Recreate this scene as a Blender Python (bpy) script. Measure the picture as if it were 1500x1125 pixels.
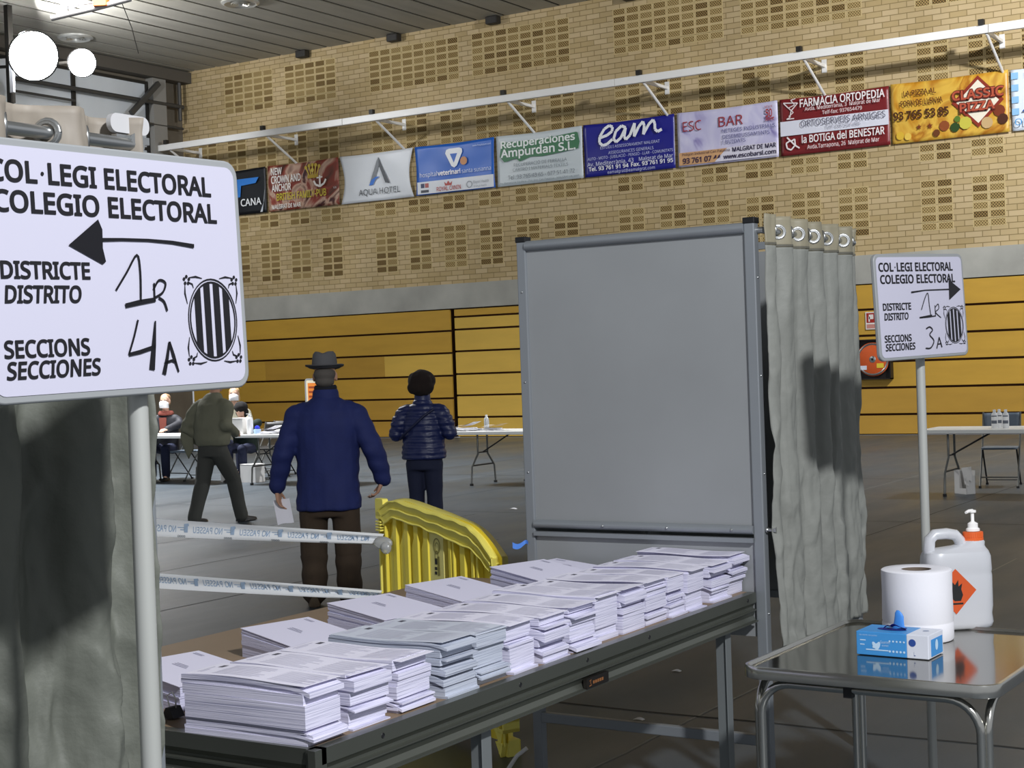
import bpy, bmesh, math, random
from mathutils import Vector, Matrix, noise, Euler
for _o in list(bpy.data.objects): bpy.data.objects.remove(_o)
SC = bpy.context.scene
COL = SC.collection
PI = math.pi
R_ = math.radians
# ------------------------------------------------------------------ camera
EYE = 1.62
FPX = 2253.0
def cam_axes(yaw, pitch, roll):
    sy, cy, sp, cp = math.sin(yaw), math.cos(yaw), math.sin(pitch), math.cos(pitch)
    f = Vector((sy*cp, cy*cp, sp)); r = Vector((cy, -sy, 0)); u = r.cross(f)
    c, s = math.cos(roll), math.sin(roll)
    return c*r+s*u, -s*r+c*u, f
CR, CU, CF = cam_axes(R_(-32.1625), R_(-.71413), R_(-2.01253))
CO = Vector((0, 0, EYE))
cd = bpy.data.cameras.new('camera'); cam = bpy.data.objects.new('camera', cd); COL.objects.link(cam)
cd.sensor_width = 36.0; cd.lens = FPX/1500*36; cd.clip_end = 200; cd.clip_start = .05
mw = Matrix.Identity(4)
for i, a in enumerate((CR, CU, -CF)):
    for k in range(3): mw[k][i] = a[k]
mw.translation = CO
cam.matrix_world = mw
SC.camera = cam
# ------------------------------------------------------------------ light and exposure
SC.view_settings.view_transform = 'Standard'; SC.view_settings.look = 'None'
SC.view_settings.gamma = 1; SC.view_settings.use_curve_mapping = False
SC.view_settings.exposure = 0.0
wd = bpy.data.worlds.new('world'); SC.world = wd; wd.use_nodes = True
bg = wd.node_tree.nodes['Background']; bg.inputs[0].default_value = (.9, .94, 1, 1); bg.inputs[1].default_value = .44
def flood(name, loc, target, watts, size, spread=180, col=(.97, .98, 1)):
    l = bpy.data.lights.new(name, 'AREA'); l.shape = 'DISK'; l.size = size; l.energy = watts; l.color = col
    l.spread = R_(spread)
    o = bpy.data.objects.new(name, l); COL.objects.link(o); o.location = loc
    o.rotation_euler = (Vector(target)-Vector(loc)).to_track_quat('-Z', 'Y').to_euler()
    return o
flood('flood_light_key', (2.6, .5, 5.2), (-2.5, 5, .9), 570, .40)
flood('flood_light_wall', (-1.5, 20.5, 9.2), (-12, 29.2, 5), 1500, .5)
flood('flood_light_wall_far', (-25.2, 21.5, 8.6), (-18, 29, 4), 600, .6)
flood('hall_fill_light', (-18.5, 16.5, 9.2), (-18.0, 17, 0), 1500, 3, 120)  # added unseen fill that brightens the left floor and far tables
# ------------------------------------------------------------------ points of the place seen at a pixel of the 1500x1125 frame
def ray(x, y): return CR*((x-750)/FPX)-CU*((y-562.5)/FPX)+CF
def onz(x, y, z=0.0): d = ray(x, y); return CO+d*((z-EYE)/d.z)
def onx(x, y, X): d = ray(x, y); return CO+d*(X/d.x)
def ony(x, y, Y): d = ray(x, y); return CO+d*(Y/d.y)
def deep(x, y, D): return CO+ray(x, y)*D
def onp(x, y, p, n): d = ray(x, y); n = Vector(n); return CO+d*((Vector(p)-CO).dot(n)/d.dot(n))
# ------------------------------------------------------------------ materials
def lin(h):
    if isinstance(h, str):
        h = h.lstrip('#'); c = [int(h[i:i+2], 16)/255 for i in (0, 2, 4)]
    else: c = h
    return tuple((v/12.92 if v <= .04045 else ((v+.055)/1.055)**2.4) for v in c)+(1,)
MATS = {}
def mat(name, col, rough=.5, metal=0., var=None, bump=None, spec=None, emit=None, trans=0, sss=0, alpha=1, coat=0, aniso=None):
    if name in MATS: return MATS[name]
    m = bpy.data.materials.new(name); m.use_nodes = True; nt = m.node_tree; b = nt.nodes['Principled BSDF']
    c = lin(col)
    b.inputs['Base Color'].default_value = c; b.inputs['Roughness'].default_value = rough; b.inputs['Metallic'].default_value = metal
    if spec is not None: b.inputs['Specular IOR Level'].default_value = spec
    if trans: b.inputs['Transmission Weight'].default_value = trans
    if sss: b.inputs['Subsurface Weight'].default_value = sss; b.inputs['Subsurface Radius'].default_value = (.02, .02, .02)
    if coat: b.inputs['Coat Weight'].default_value = coat
    if alpha < 1: b.inputs['Alpha'].default_value = alpha
    if emit: b.inputs['Emission Color'].default_value = lin(emit[0]); b.inputs['Emission Strength'].default_value = emit[1]
    tc = nt.nodes.new('ShaderNodeTexCoord')
    if var:   # (scale, amount[, scale vector])
        mp = nt.nodes.new('ShaderNodeMapping'); nt.links.new(tc.outputs['Object'], mp.inputs[0])
        if len(var) > 2: mp.inputs['Scale'].default_value = var[2]
        n = nt.nodes.new('ShaderNodeTexNoise'); n.inputs['Scale'].default_value = var[0]; n.inputs['Detail'].default_value = 6
        nt.links.new(mp.outputs[0], n.inputs[0])
        r = nt.nodes.new('ShaderNodeMapRange'); r.inputs[1].default_value = .3; r.inputs[2].default_value = .7
        r.inputs[3].default_value = 1-var[1]; r.inputs[4].default_value = 1+var[1]
        nt.links.new(n.outputs[0], r.inputs[0])
        x = nt.nodes.new('ShaderNodeVectorMath'); x.operation = 'SCALE'; x.inputs[0].default_value = c[:3]
        nt.links.new(r.outputs[0], x.inputs['Scale']); nt.links.new(x.outputs[0], b.inputs['Base Color'])
    if bump:  # (scale, strength, distance[, scale vector])
        mp = nt.nodes.new('ShaderNodeMapping'); nt.links.new(tc.outputs['Object'], mp.inputs[0])
        if len(bump) > 3: mp.inputs['Scale'].default_value = bump[3]
        n = nt.nodes.new('ShaderNodeTexNoise'); n.inputs['Scale'].default_value = bump[0]; n.inputs['Detail'].default_value = 5
        nt.links.new(mp.outputs[0], n.inputs[0])
        bp = nt.nodes.new('ShaderNodeBump'); bp.inputs['Strength'].default_value = bump[1]; bp.inputs['Distance'].default_value = bump[2]
        nt.links.new(n.outputs[0], bp.inputs['Height']); nt.links.new(bp.outputs[0], b.inputs['Normal'])
    MATS[name] = m
    return m
def math_node(nt, op, a, b=None, c=None):
    n = nt.nodes.new('ShaderNodeMath'); n.operation = op
    for i, v in enumerate((a, b, c)):
        if v is None: continue
        if isinstance(v, (int, float)): n.inputs[i].default_value = v
        else: nt.links.new(v, n.inputs[i])
    return n.outputs[0]
# ------------------------------------------------------------------ mesh building
class MB:
    def __init__(s): s.v = []; s.f = []; s.m = []; s.uv = {}
    def add(s, vs, fs, mi=0, uvs=None):
        o = len(s.v); s.v += [tuple(v) for v in vs]
        for i, f in enumerate(fs):
            if uvs: s.uv[len(s.f)] = uvs[i]
            s.f.append(tuple(k+o for k in f)); s.m.append(mi)
    def obox(s, o, a, b, c, mi=0):   # corner + three edge vectors
        o, a, b, c = Vector(o), Vector(a), Vector(b), Vector(c)
        v = [o, o+a, o+a+b, o+b, o+c, o+a+c, o+a+b+c, o+b+c]
        fs = [(0, 3, 2, 1), (4, 5, 6, 7), (0, 1, 5, 4), (1, 2, 6, 5), (2, 3, 7, 6), (3, 0, 4, 7)]
        if a.cross(b).dot(c) < 0: fs = [f[::-1] for f in fs]
        s.add(v, fs, mi)
    def box(s, c, d, mi=0, rot=None):
        c = Vector(c); ax = [Vector((d[0], 0, 0)), Vector((0, d[1], 0)), Vector((0, 0, d[2]))]
        if rot is not None: ax = [rot @ a for a in ax]
        s.obox(c-(ax[0]+ax[1]+ax[2])/2, *ax, mi=mi)
    def bar(s, p, q, w, h, mi=0, up=(0, 0, 1)):
        p, q = Vector(p), Vector(q); d = (q-p); up = Vector(up)
        if abs(d.normalized().dot(up)) > .98: up = Vector((0, 1, 0))
        a = d.cross(up).normalized()*w; b = a.cross(d).normalized()*h
        s.obox(p-a/2-b/2, a, d, b, mi)
    def prism(s, pts, o, a, b, n, mi=0, mis=None):  # polygon in frame, extruded along n
        o, a, b, n = Vector(o), Vector(a), Vector(b), Vector(n); k = len(pts)
        lo = [o+a*x+b*y for x, y in pts]; hi = [p+n for p in lo]
        ar = sum(pts[i][0]*pts[(i+1) % k][1]-pts[(i+1) % k][0]*pts[i][1] for i in range(k))
        flip = (ar > 0) != (a.cross(b).dot(n) > 0)
        fs = [tuple(range(k))[::-1], tuple(range(k, 2*k))]+[(i, (i+1) % k, k+(i+1) % k, k+i) for i in range(k)]
        if flip: fs = [f[::-1] for f in fs]
        s.add(lo+hi, fs[:1], mi if mis is None else mis); o2 = len(s.v)-2*k
        for f in fs[1:]: s.f.append(tuple(i+o2 for i in f)); s.m.append(mi if (mis is None or f is fs[1]) else mis)
    def poly(s, pts, o, a, b, mi=0):
        o, a, b = Vector(o), Vector(a), Vector(b); s.add([o+a*x+b*y for x, y in pts], [tuple(range(len(pts)))], mi)
    def stroke(s, pts, o, a, b, mi=0):   # pts: (x, y, width)
        o, a, b = Vector(o), Vector(a), Vector(b); L = []; Rr = []
        for i, p in enumerate(pts):
            q0 = pts[max(i-1, 0)]; q1 = pts[min(i+1, len(pts)-1)]
            dx, dy = q1[0]-q0[0], q1[1]-q0[1]; l = math.hypot(dx, dy) or 1
            nx, ny = -dy/l*p[2]/2, dx/l*p[2]/2
            L.append(o+a*(p[0]+nx)+b*(p[1]+ny)); Rr.append(o+a*(p[0]-nx)+b*(p[1]-ny))
        n = len(pts); s.add(L+Rr, [(i, n+i, n+i+1, i+1) for i in range(n-1)], mi)
    def loft(s, rings, mi=0, caps=True, closed=True):
        n = len(rings[0]); vs = [v for r in rings for v in r]; fs = []
        for j in range(len(rings)-1):
            for i in range(n if closed else n-1):
                k = (i+1) % n; fs.append((j*n+i, j*n+k, (j+1)*n+k, (j+1)*n+i))
        if caps: fs += [tuple(range(n))[::-1], tuple(range((len(rings)-1)*n, len(rings)*n))]
        s.add(vs, fs, mi)
    def tube(s, pts, r, n=10, mi=0, caps=True):
        pts = [Vector(p) for p in pts]; rs = r if isinstance(r, (list, tuple)) else [r]*len(pts); rings = []; prev = None
        for i, p in enumerate(pts):
            d = (pts[min(i+1, len(pts)-1)]-pts[max(i-1, 0)]).normalized()
            if prev is None:
                u = Vector((0, 0, 1)) if abs(d.z) < .9 else Vector((1, 0, 0)); a = d.cross(u).normalized()
            else: a = (prev-d*prev.dot(d)).normalized()
            prev = a; b = d.cross(a)
            rings.append([p+(a*math.cos(t)+b*math.sin(t))*rs[i] for t in [2*PI*k/n for k in range(n)]])
        s.loft(rings, mi, caps)
    def lathe(s, prof, c=(0, 0, 0), n=24, mi=0, axis=None, caps=False):
        c = Vector(c); ax = Vector(axis or (0, 0, 1)).normalized(); u = Vector((1, 0, 0)) if abs(ax.x) < .9 else Vector((0, 1, 0))
        a = ax.cross(u).normalized(); b = ax.cross(a)
        s.loft([[c+ax*z+(a*math.cos(t)+b*math.sin(t))*max(r, 1e-4) for t in [2*PI*k/n for k in range(n)]] for r, z in prof], mi, caps)
    def ball(s, c, r, mi=0, n=14, m=9, rot=None):
        c = Vector(c); r = r if isinstance(r, (tuple, list)) else (r, r, r); rings = []
        for j in range(m+1):
            ph = PI*(j+.001)/(m+.002)-PI/2; ring = []
            for i in range(n):
                t = 2*PI*i/n; p = Vector((r[0]*math.cos(ph)*math.cos(t), r[1]*math.cos(ph)*math.sin(t), r[2]*math.sin(ph)))
                ring.append(c+(rot @ p if rot is not None else p))
            rings.append(ring)
        s.loft(rings, mi, True)
    def grid(s, fn, nu, nv, mi=0, flip=False):
        vs = [fn(i/nu, j/nv) for j in range(nv+1) for i in range(nu+1)]; fs = []
        for j in range(nv):
            for i in range(nu):
                k = j*(nu+1)+i; f = (k, k+1, k+nu+2, k+nu+1); fs.append(f[::-1] if flip else f)
        s.add(vs, fs, mi)
    def mesh(s, name):
        me = bpy.data.meshes.new(name); me.from_pydata(s.v, [], s.f); me.polygons.foreach_set('material_index', s.m)
        if s.uv:
            ul = me.uv_layers.new(name='UVMap')
            for fi, u in s.uv.items():
                p = me.polygons[fi]
                for k, li in enumerate(p.loop_indices): ul.data[li].uv = u[k]
        me.update(); return me
    def build_each(s, name, mats, parent=None, **k):   # every separate piece becomes a part of its own
        root = list(range(len(s.v)))
        def find(a):
            while root[a] != a: root[a] = root[root[a]]; a = root[a]
            return a
        for f in s.f:
            for i in f[1:]: root[find(i)] = find(f[0])
        gr = {}
        for f, m in zip(s.f, s.m): gr.setdefault(find(f[0]), []).append((f, m))
        out = []
        for fs in gr.values():
            q = MB(); ids = sorted({i for f, _ in fs for i in f}); mp = {i: j for j, i in enumerate(ids)}
            q.v = [s.v[i] for i in ids]; q.f = [tuple(mp[i] for i in f) for f, _ in fs]; q.m = [m for _, m in fs]; out.append(q.build(name, mats, parent, **k))
        return out
    def build(s, name, mats, parent=None, smooth=None, bevel=0, solid=0, recalc=False, sub=0):
        me = s.mesh(name)
        for m in (mats if isinstance(mats, (list, tuple)) else [mats]): me.materials.append(m)
        if recalc:
            b = bmesh.new(); b.from_mesh(me); bmesh.ops.recalc_face_normals(b, faces=b.faces); b.to_mesh(me); b.free()
        if smooth: me.shade_smooth(); me.set_sharp_from_angle(angle=R_(smooth))
        o = bpy.data.objects.new(name, me); COL.objects.link(o)
        if parent: o.parent = parent
        if solid: md = o.modifiers.new('thickness', 'SOLIDIFY'); md.thickness = solid; md.offset = 0
        if bevel: md = o.modifiers.new('bevel', 'BEVEL'); md.width = bevel; md.segments = 2; md.limit_method = 'ANGLE'
        if sub: md = o.modifiers.new('sub', 'SUBSURF'); md.levels = sub; md.render_levels = sub
        return o
def tag(o, label=None, cat=None, group=None, kind=None):
    if label: o['label'] = label
    if cat: o['category'] = cat
    if group: o['group'] = group
    if kind: o['kind'] = kind
    return o
def thing(name, label, cat, loc=(0, 0, 0), rz=0, group=None):
    o = bpy.data.objects.new(name, None); COL.objects.link(o); o.location = loc; o.rotation_euler = (0, 0, rz)
    o.empty_display_size = .05
    return tag(o, label, cat, group)
def struct(o): o['kind'] = 'structure'; return o
def copy_tree(o, parent=None):
    c = o.copy(); COL.objects.link(c)
    if parent: c.parent = parent
    for ch in list(o.children): copy_tree(ch, c)
    return c
# ------------------------------------------------------------------ lettering
_tc = {}
try:
    import os
    _fd = bpy.utils.system_resource('DATAFILES', path='fonts'); FONT = bpy.data.fonts.load(os.path.join(_fd, 'NotoSansMath-Regular.woff2'))
except Exception: FONT = None
def glyphs(s, bold=0.0, shear=0.0, space=1.0):
    k = (s, bold, shear, space)
    if k in _tc: return _tc[k]
    cu = bpy.data.curves.new('t', 'FONT'); cu.body = s; cu.size = 1
    if FONT: cu.font = FONT
    cu.resolution_u = 3; cu.offset = bold; cu.shear = shear; cu.space_character = space
    cu.fill_mode = 'FRONT'
    o = bpy.data.objects.new('t', cu); COL.objects.link(o); dg = bpy.context.evaluated_depsgraph_get()
    me = o.evaluated_get(dg).to_mesh()
    vs = [(v.co.x, v.co.y) for v in me.vertices]; fs = [tuple(p.vertices) for p in me.polygons]
    o.evaluated_get(dg).to_mesh_clear(); bpy.data.objects.remove(o); bpy.data.curves.remove(cu)
    _tc[k] = (vs, fs); return _tc[k]
_hv = glyphs('H')[0]; CAPH = max(y for x, y in _hv)-min(y for x, y in _hv)
_acc = {'À': ('A', -1), 'Á': ('A', 1), 'È': ('E', -1), 'É': ('E', 1), 'Í': ('I', 1), 'Ó': ('O', 1), 'à': ('a', -1), 'í': ('i', 1), 'é': ('e', 1)}
def text(mb, s, o, a, b, h, w=None, mi=0, bold=0.0, shear=0.0, x0=0., y0=0., align='L', space=1.0, fit=True):
    marks = [(i, *_acc[c]) for i, c in enumerate(s) if c in _acc]; s = ''.join(_acc[c][0] if c in _acc else c for c in s)
    vs, fs = glyphs(s, bold, shear, space)
    if marks:
        vs, fs = list(vs), list(fs); wd = lambda q: max(v[0] for v in glyphs(q, bold, shear, space)[0]) if q.strip() else 0
        for i, c, d in marks:
            x = (wd(s[:i])+wd(s[:i+1]))/2; yb = CAPH*(1.08 if c.isupper() else .86); k = len(vs); q = CAPH*.22
            vs += [(x-d*.2*q, yb), (x-d*.2*q+.5*q, yb), (x+d*.5*q+.3*q, yb+q*.8), (x+d*.5*q-.3*q, yb+q*.8)]; fs.append((k, k+1, k+2, k+3))
    if not vs: return
    sc = h/CAPH; lo = min(v[0] for v in vs); hi = max(v[0] for v in vs)
    sx = w/(hi-lo) if w else sc
    off = {'L': 0, 'C': -(hi-lo)*sx/2, 'R': -(hi-lo)*sx}[align]
    o, a, b = Vector(o), Vector(a), Vector(b)
    mb.add([o+a*(x0+off+(x-lo)*sx)+b*(y0+y*sc) for x, y in vs], fs, mi)
def rrect(w, h, r, n=5):
    p = []
    for cx, cy, t0 in ((w/2-r, h/2-r, 0), (-w/2+r, h/2-r, 90), (-w/2+r, -h/2+r, 180), (w/2-r, -h/2+r, 270)):
        for k in range(n+1): t = R_(t0+90*k/n); p.append((cx+r*math.cos(t), cy+r*math.sin(t)))
    return p
def disc(r, n=24, cx=0, cy=0, ry=None): return [(cx+r*math.cos(2*PI*k/n), cy+(ry or r)*math.sin(2*PI*k/n)) for k in range(n)]
def ring(mb, r0, r1, o, a, b, mi=0, n=32, cx=0, cy=0, ky=1.0):
    o, a, b = Vector(o), Vector(a), Vector(b); f = lambda r, t: o+a*(cx+r*math.cos(t))+b*(cy+r*ky*math.sin(t))
    T = [2*PI*k/n for k in range(n)]
    mb.add([f(r0, t) for t in T]+[f(r1, t) for t in T], [(k, n+k, n+(k+1) % n, (k+1) % n) for k in range(n)], mi)
def nz(x, y, z=0., s=1.): return noise.noise(Vector((x*s, y*s, z*s)))
X_, Y_, Z_ = Vector((1, 0, 0)), Vector((0, 1, 0)), Vector((0, 0, 1))
# ================================================================== SETTING
YW, XL, ZC = 29.2, -28.1, 9.41
XR = -1.0
# --- floor: grey protective rolls with seams
def floor_mat():
    m = mat('floor_covering', '#434b52', .45, var=(1.3, .10), bump=(60, .08, .002)); nt = m.node_tree; b = nt.nodes['Principled BSDF']
    tc = nt.nodes.new('ShaderNodeTexCoord'); n = nt.nodes.new('ShaderNodeTexNoise'); n.inputs['Scale'].default_value = .55; n.inputs['Detail'].default_value = 8
    mp = nt.nodes.new('ShaderNodeMapping'); mp.inputs['Scale'].default_value = (2.2, .6, 1); nt.links.new(tc.outputs['Object'], mp.inputs[0]); nt.links.new(mp.outputs[0], n.inputs[0])
    r = nt.nodes.new('ShaderNodeMapRange'); r.inputs[1].default_value = .35; r.inputs[2].default_value = .7; r.inputs[3].default_value = .36; r.inputs[4].default_value = .55
    nt.links.new(n.outputs[0], r.inputs[0]); nt.links.new(r.outputs[0], b.inputs['Roughness'])
    return m
mb = MB(); mb.obox((XL, -6, -.1), X_*(8-XL), Y_*(YW+6), Z_*.1)
floor = struct(mb.build('floor', floor_mat()))
M_seam = mat('floor_seam', '#2c2d2c', .8); M_seam2 = mat('floor_seam_tape', '#8b8c88', .6)
def strip(p, q, w, m, wob=.0):
    p, q = Vector(p), Vector(q); d = (q-p); n = Vector((-d.y, d.x, 0)).normalized(); k = max(2, int(d.length/.3)); mb = MB(); vs = []
    for i in range(k+1):
        c = p+d*i/k+n*wob*nz(i*.7, p.x); vs += [c+n*w/2+Z_*.0012, c-n*w/2+Z_*.0012]
    mb.add(vs, [(2*i, 2*i+1, 2*i+3, 2*i+2) for i in range(k)]); o = struct(mb.build('floor_seam', m, floor)); return o
for i in range(-4, 13):
    x = -3.03-i*1.577
    if i in (0, 3): strip((x, 1, 0), (x, 12, 0), .014, M_seam if i else M_seam2, .02)
    elif i == 4: strip((x, 1, 0), (x, 14, 0), .016, M_seam, .02)
    else: strip((x, 2, 0), (x, 26, 0), .012, M_seam if i % 2 else M_seam2, .02)
strip((-4.6, 6.29, 0), (-1.4, 6.3, 0), .022, M_seam, .03)
strip((-7.83, 10.2, 0), (-4.6, 10.3, 0), .012, M_seam2, .02); strip((-14, 14.2, 0), (-3, 14.3, 0), .015, M_seam, .03)
strip((-20, 19, 0), (-6, 19.1, 0), .02, M_seam, .03)
# --- back wall: tan brick with perforated bricks
def brick_mat():
    m = bpy.data.materials.new('tan_brick'); m.use_nodes = True; nt = m.node_tree; b = nt.nodes['Principled BSDF']; b.inputs['Roughness'].default_value = .85
    tc = nt.nodes.new('ShaderNodeTexCoord'); sp = nt.nodes.new('ShaderNodeSeparateXYZ'); nt.links.new(tc.outputs['Object'], sp.inputs[0])
    cb = nt.nodes.new('ShaderNodeCombineXYZ'); nt.links.new(sp.outputs[0], cb.inputs[0]); nt.links.new(sp.outputs[2], cb.inputs[1])
    br = nt.nodes.new('ShaderNodeTexBrick'); nt.links.new(cb.outputs[0], br.inputs[0])
    br.inputs['Scale'].default_value = 1; br.inputs['Brick Width'].default_value = .326; br.inputs['Row Height'].default_value = .1125
    br.inputs['Mortar Size'].default_value = .008; br.inputs['Mortar Smooth'].default_value = .2; br.inputs['Bias'].default_value = -.1
    br.inputs['Color1'].default_value = lin('#c6b088'); br.inputs['Color2'].default_value = lin('#b39c6e'); br.inputs['Mortar'].default_value = lin('#8d7a50')
    n = nt.nodes.new('ShaderNodeTexNoise'); n.inputs['Scale'].default_value = .6; n.inputs['Detail'].default_value = 5; nt.links.new(cb.outputs[0], n.inputs[0])
    r = nt.nodes.new('ShaderNodeMapRange'); r.inputs[1].default_value = .3; r.inputs[2].default_value = .7; r.inputs[3].default_value = .86; r.inputs[4].default_value = 1.1
    nt.links.new(n.outputs[0], r.inputs[0])
    x = nt.nodes.new('ShaderNodeVectorMath'); x.operation = 'SCALE'; nt.links.new(br.outputs[0], x.inputs[0]); nt.links.new(r.outputs[0], x.inputs['Scale'])
    nt.links.new(x.outputs[0], b.inputs['Base Color'])
    bp = nt.nodes.new('ShaderNodeBump'); bp.inputs['Strength'].default_value = .5; bp.inputs['Distance'].default_value = .01; bp.invert = True
    nt.links.new(br.outputs['Fac'], bp.inputs['Height']); nt.links.new(bp.outputs[0], b.inputs['Normal'])
    return m
M_brick = brick_mat()
mb = MB(); mb.obox((XL-.3, YW, 3.5), X_*(XR-XL+.3), Y_*.3, Z_*(ZC-3.4))
wall = struct(mb.build('wall_back', M_brick))
def vent_mat(name, base, hole, line='#c9b585'):
    m = bpy.data.materials.new(name); m.use_nodes = True; nt = m.node_tree; b = nt.nodes['Principled BSDF']; b.inputs['Roughness'].default_value = .9
    tc = nt.nodes.new('ShaderNodeTexCoord'); sp = nt.nodes.new('ShaderNodeSeparateXYZ'); nt.links.new(tc.outputs['UV'], sp.inputs[0]); u, v = sp.outputs[0], sp.outputs[1]
    # staggered round holes, 11 columns by 6 half rows
    s1 = math_node(nt, 'SINE', math_node(nt, 'MULTIPLY', u, 2*PI*5.5)); s2 = math_node(nt, 'SINE', math_node(nt, 'MULTIPLY', v, 2*PI*2.5))
    h = math_node(nt, 'GREATER_THAN', math_node(nt, 'MULTIPLY', s1, s2), .10)
    du = math_node(nt, 'ABSOLUTE', math_node(nt, 'SUBTRACT', u, .5)); dv = math_node(nt, 'ABSOLUTE', math_node(nt, 'SUBTRACT', v, .5))
    ins = math_node(nt, 'MULTIPLY', math_node(nt, 'LESS_THAN', du, .44), math_node(nt, 'LESS_THAN', dv, .40))
    f = math_node(nt, 'MULTIPLY', h, ins)
    mx = nt.nodes.new('ShaderNodeMix'); mx.data_type = 'RGBA'; mx.inputs[6].default_value = lin(line); mx.inputs[7].default_value = lin(base); nt.links.new(ins, mx.inputs[0])
    m2 = nt.nodes.new('ShaderNodeMix'); m2.data_type = 'RGBA'; nt.links.new(mx.outputs[2], m2.inputs[6]); m2.inputs[7].default_value = lin(hole); nt.links.new(f, m2.inputs[0])
    nt.links.new(m2.outputs[2], b.inputs['Base Color'])
    bp = nt.nodes.new('ShaderNodeBump'); bp.inputs['Strength'].default_value = 1; bp.inputs['Distance'].default_value = .03; bp.invert = True
    nt.links.new(f, bp.inputs['Height']); nt.links.new(bp.outputs[0], b.inputs['Normal'])
    return m
VM = [vent_mat('perforated_brick', '#a98f5a', '#4c3a1c'), vent_mat('perforated_brick_stained', '#8f7443', '#33250d'), vent_mat('perforated_brick_pale', '#b79f6a', '#6b5530')]
rv = random.Random(4)
def vents(x0, z0, nc, nr, pw=.3165, ph=.163):
    mb = MB()
    for j in range(nr):
        for i in range(nc):
            x, z = x0+i*pw+.008, z0+j*ph+.007; w, h = pw-.016, ph-.014; y = YW-.006
            vs = [(x, y, z), (x+w, y, z), (x+w, y, z+h), (x, y, z+h), (x, YW, z), (x+w, YW, z), (x+w, YW, z+h), (x, YW, z+h)]
            low = (j < 2 and nr == 6 and nc == 2)
            k = rv.random(); mi = 1 if k < (.55 if low else .16) else (2 if k > .72 else 0)
            U = [(0, 0), (1, 0), (1, 1), (0, 1)]; e = [(0, 0)]*4
            mb.add(vs, [(0, 1, 2, 3), (0, 4, 5, 1), (1, 5, 6, 2), (2, 6, 7, 3), (3, 7, 4, 0)], mi, [U, e, e, e, e])
    struct(mb.build('perforated_bricks', VM, wall))
for s in (-28.55, -22.03, -15.52, -8.98, -2.45):
    for k in range(6):
        x = s+.98*k
        if x < XL+.05 or x > XR-1: continue
        vents(x, 3.89, 2, 6); vents(x, 5.22, 2, 2, ph=.17); vents(x, 6.72, 2, 5, ph=.17)
for x, n in ((-26.62, 5), (-24.64, 5), (-22.04, 8), (-19.13, 8), (-15.5, 8), (-12.57, 8), (-8.98, 8), (-6.05, 8), (-2.4, 3)):
    vents(x, 8.16, n, 6, pw=.3205)
def conc_mat():
    return mat('concrete_band', '#aaa9a1', .85, var=(1.1, .17), bump=(14, .2, .01))
mb = MB(); mb.obox((XL-.3, YW-.03, 2.96), X_*(XR-XL+.3), Y_*.4, Z_*.56); struct(mb.build('trim_1', conc_mat()))
mb = MB(); mb.obox((XL-.3, YW+.5, 0), X_*(XR-XL+.3), Y_*.1, Z_*2.97); struct(mb.build('wall_recess', mat('recess_dark', '#2a2017', .9)))
# --- retracted bleachers closing the recess under the band
M_och = [mat('ochre_board', '#c79c3b', .5, var=(2.2, .07, (.4, 1, 2)), bump=(90, .05, .001)), mat('ochre_board_pale', '#d9b24f', .5, var=(2.0, .06, (.4, 1, 2))), mat('ochre_board_brown', '#b98f36', .55, var=(2.2, .07, (.4, 1, 2))), mat('groove_dark', '#3d2008', .8)]
def bleacher(x0, x1, label, zs, rows, grp='retracted bleachers'):
    t = thing('retracted_bleacher', label, 'bleacher', ((x0+x1)/2, YW, 0), 0, grp); hw = (x1-x0)/2; fb = MB(); gr = MB()
    for i in range(len(zs)-1):
        xs = rows[i]; e = [-hw]+[c-(x0+x1)/2 for c, _ in xs[1:]]+[hw]
        for k in range(len(xs)):
            fb.obox((e[k], .0, zs[i]+.022), X_*(e[k+1]-e[k]-(.004 if k < len(xs)-1 else 0)), Y_*.06, Z_*(zs[i+1]-zs[i]-.044), xs[k][1])
    fb.build('front_boards', M_och, t, bevel=.004)
    gr.obox((-hw, .06, 0), X_*2*hw, Y_*.3, Z_*zs[-1]); gr.build('seat_rack', M_och[3], t)
    return t
Z6 = [0.0, .40, .90, 1.42, 1.94, 2.45, 2.955]
bleacher(-28.05, -19.99, 'ochre retracted bleacher front of wide boards behind the man in the hat', Z6,
    [[(0, 2)], [(0, 2)], [(0, 0)], [(0, 0), (-25.6, 2), (-21.9, 1)], [(0, 0)], [(0, 0)]])
bleacher(-19.86, -11.0, 'paler ochre retracted bleacher section behind the white table with one bottle', [0, .46, .96, 1.45, 1.97, 2.47, 2.76, 2.95],
    [[(0, 1)]]*6+[[(0, 0)]])
bleacher(-10.95, -2.0, 'ochre retracted bleacher section right of the voting booth around the fire hose', [0, .40, .92, 1.43, 1.945, 2.455, 2.96],
    [[(0, 2)], [(0, 2)], [(0, 0)], [(0, 0)], [(0, 0)], [(0, 0)]])
# --- ceiling of long slats
M_ceil = mat('ceiling_slat', '#aaa79d', .75, var=(3, .10, (1, .2, 1)), bump=(40, .1, .003)); M_gap = mat('ceiling_gap', '#17140f', .9)
mb = MB(); x = XL; i = 0
mb2 = MB(); mb2.obox((XL-.3, -6, ZC+.02), X_*(8.3-XL), Y_*(YW+6.3), Z_*.2)
ceil = struct(mb2.build('ceiling', M_gap))
x = -29.02+.045
while x < 8:
    a = max(x, XL); mb.obox((a, -6, ZC), X_*(x+.72-.085-a), Y_*(YW+6), Z_*.0195); x += .72
struct(mb.build('ceiling_slats', M_ceil, ceil))
M_dark = mat('dark_steel', '#25221d', .6); 
for x in (-23.95, -21.2, -18.45, -15.0): 
    mb = MB(); mb.box((x, YW-.12, ZC-.09), (.3, .2, .17)); struct(mb.build('ceiling_hanger', M_dark, ceil, bevel=.02))
M_white = mat('white_paint', '#e6e6e2', .45)
M_ringm = mat('ceiling_ring_metal', '#d9d9d4', .3, .6)
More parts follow.
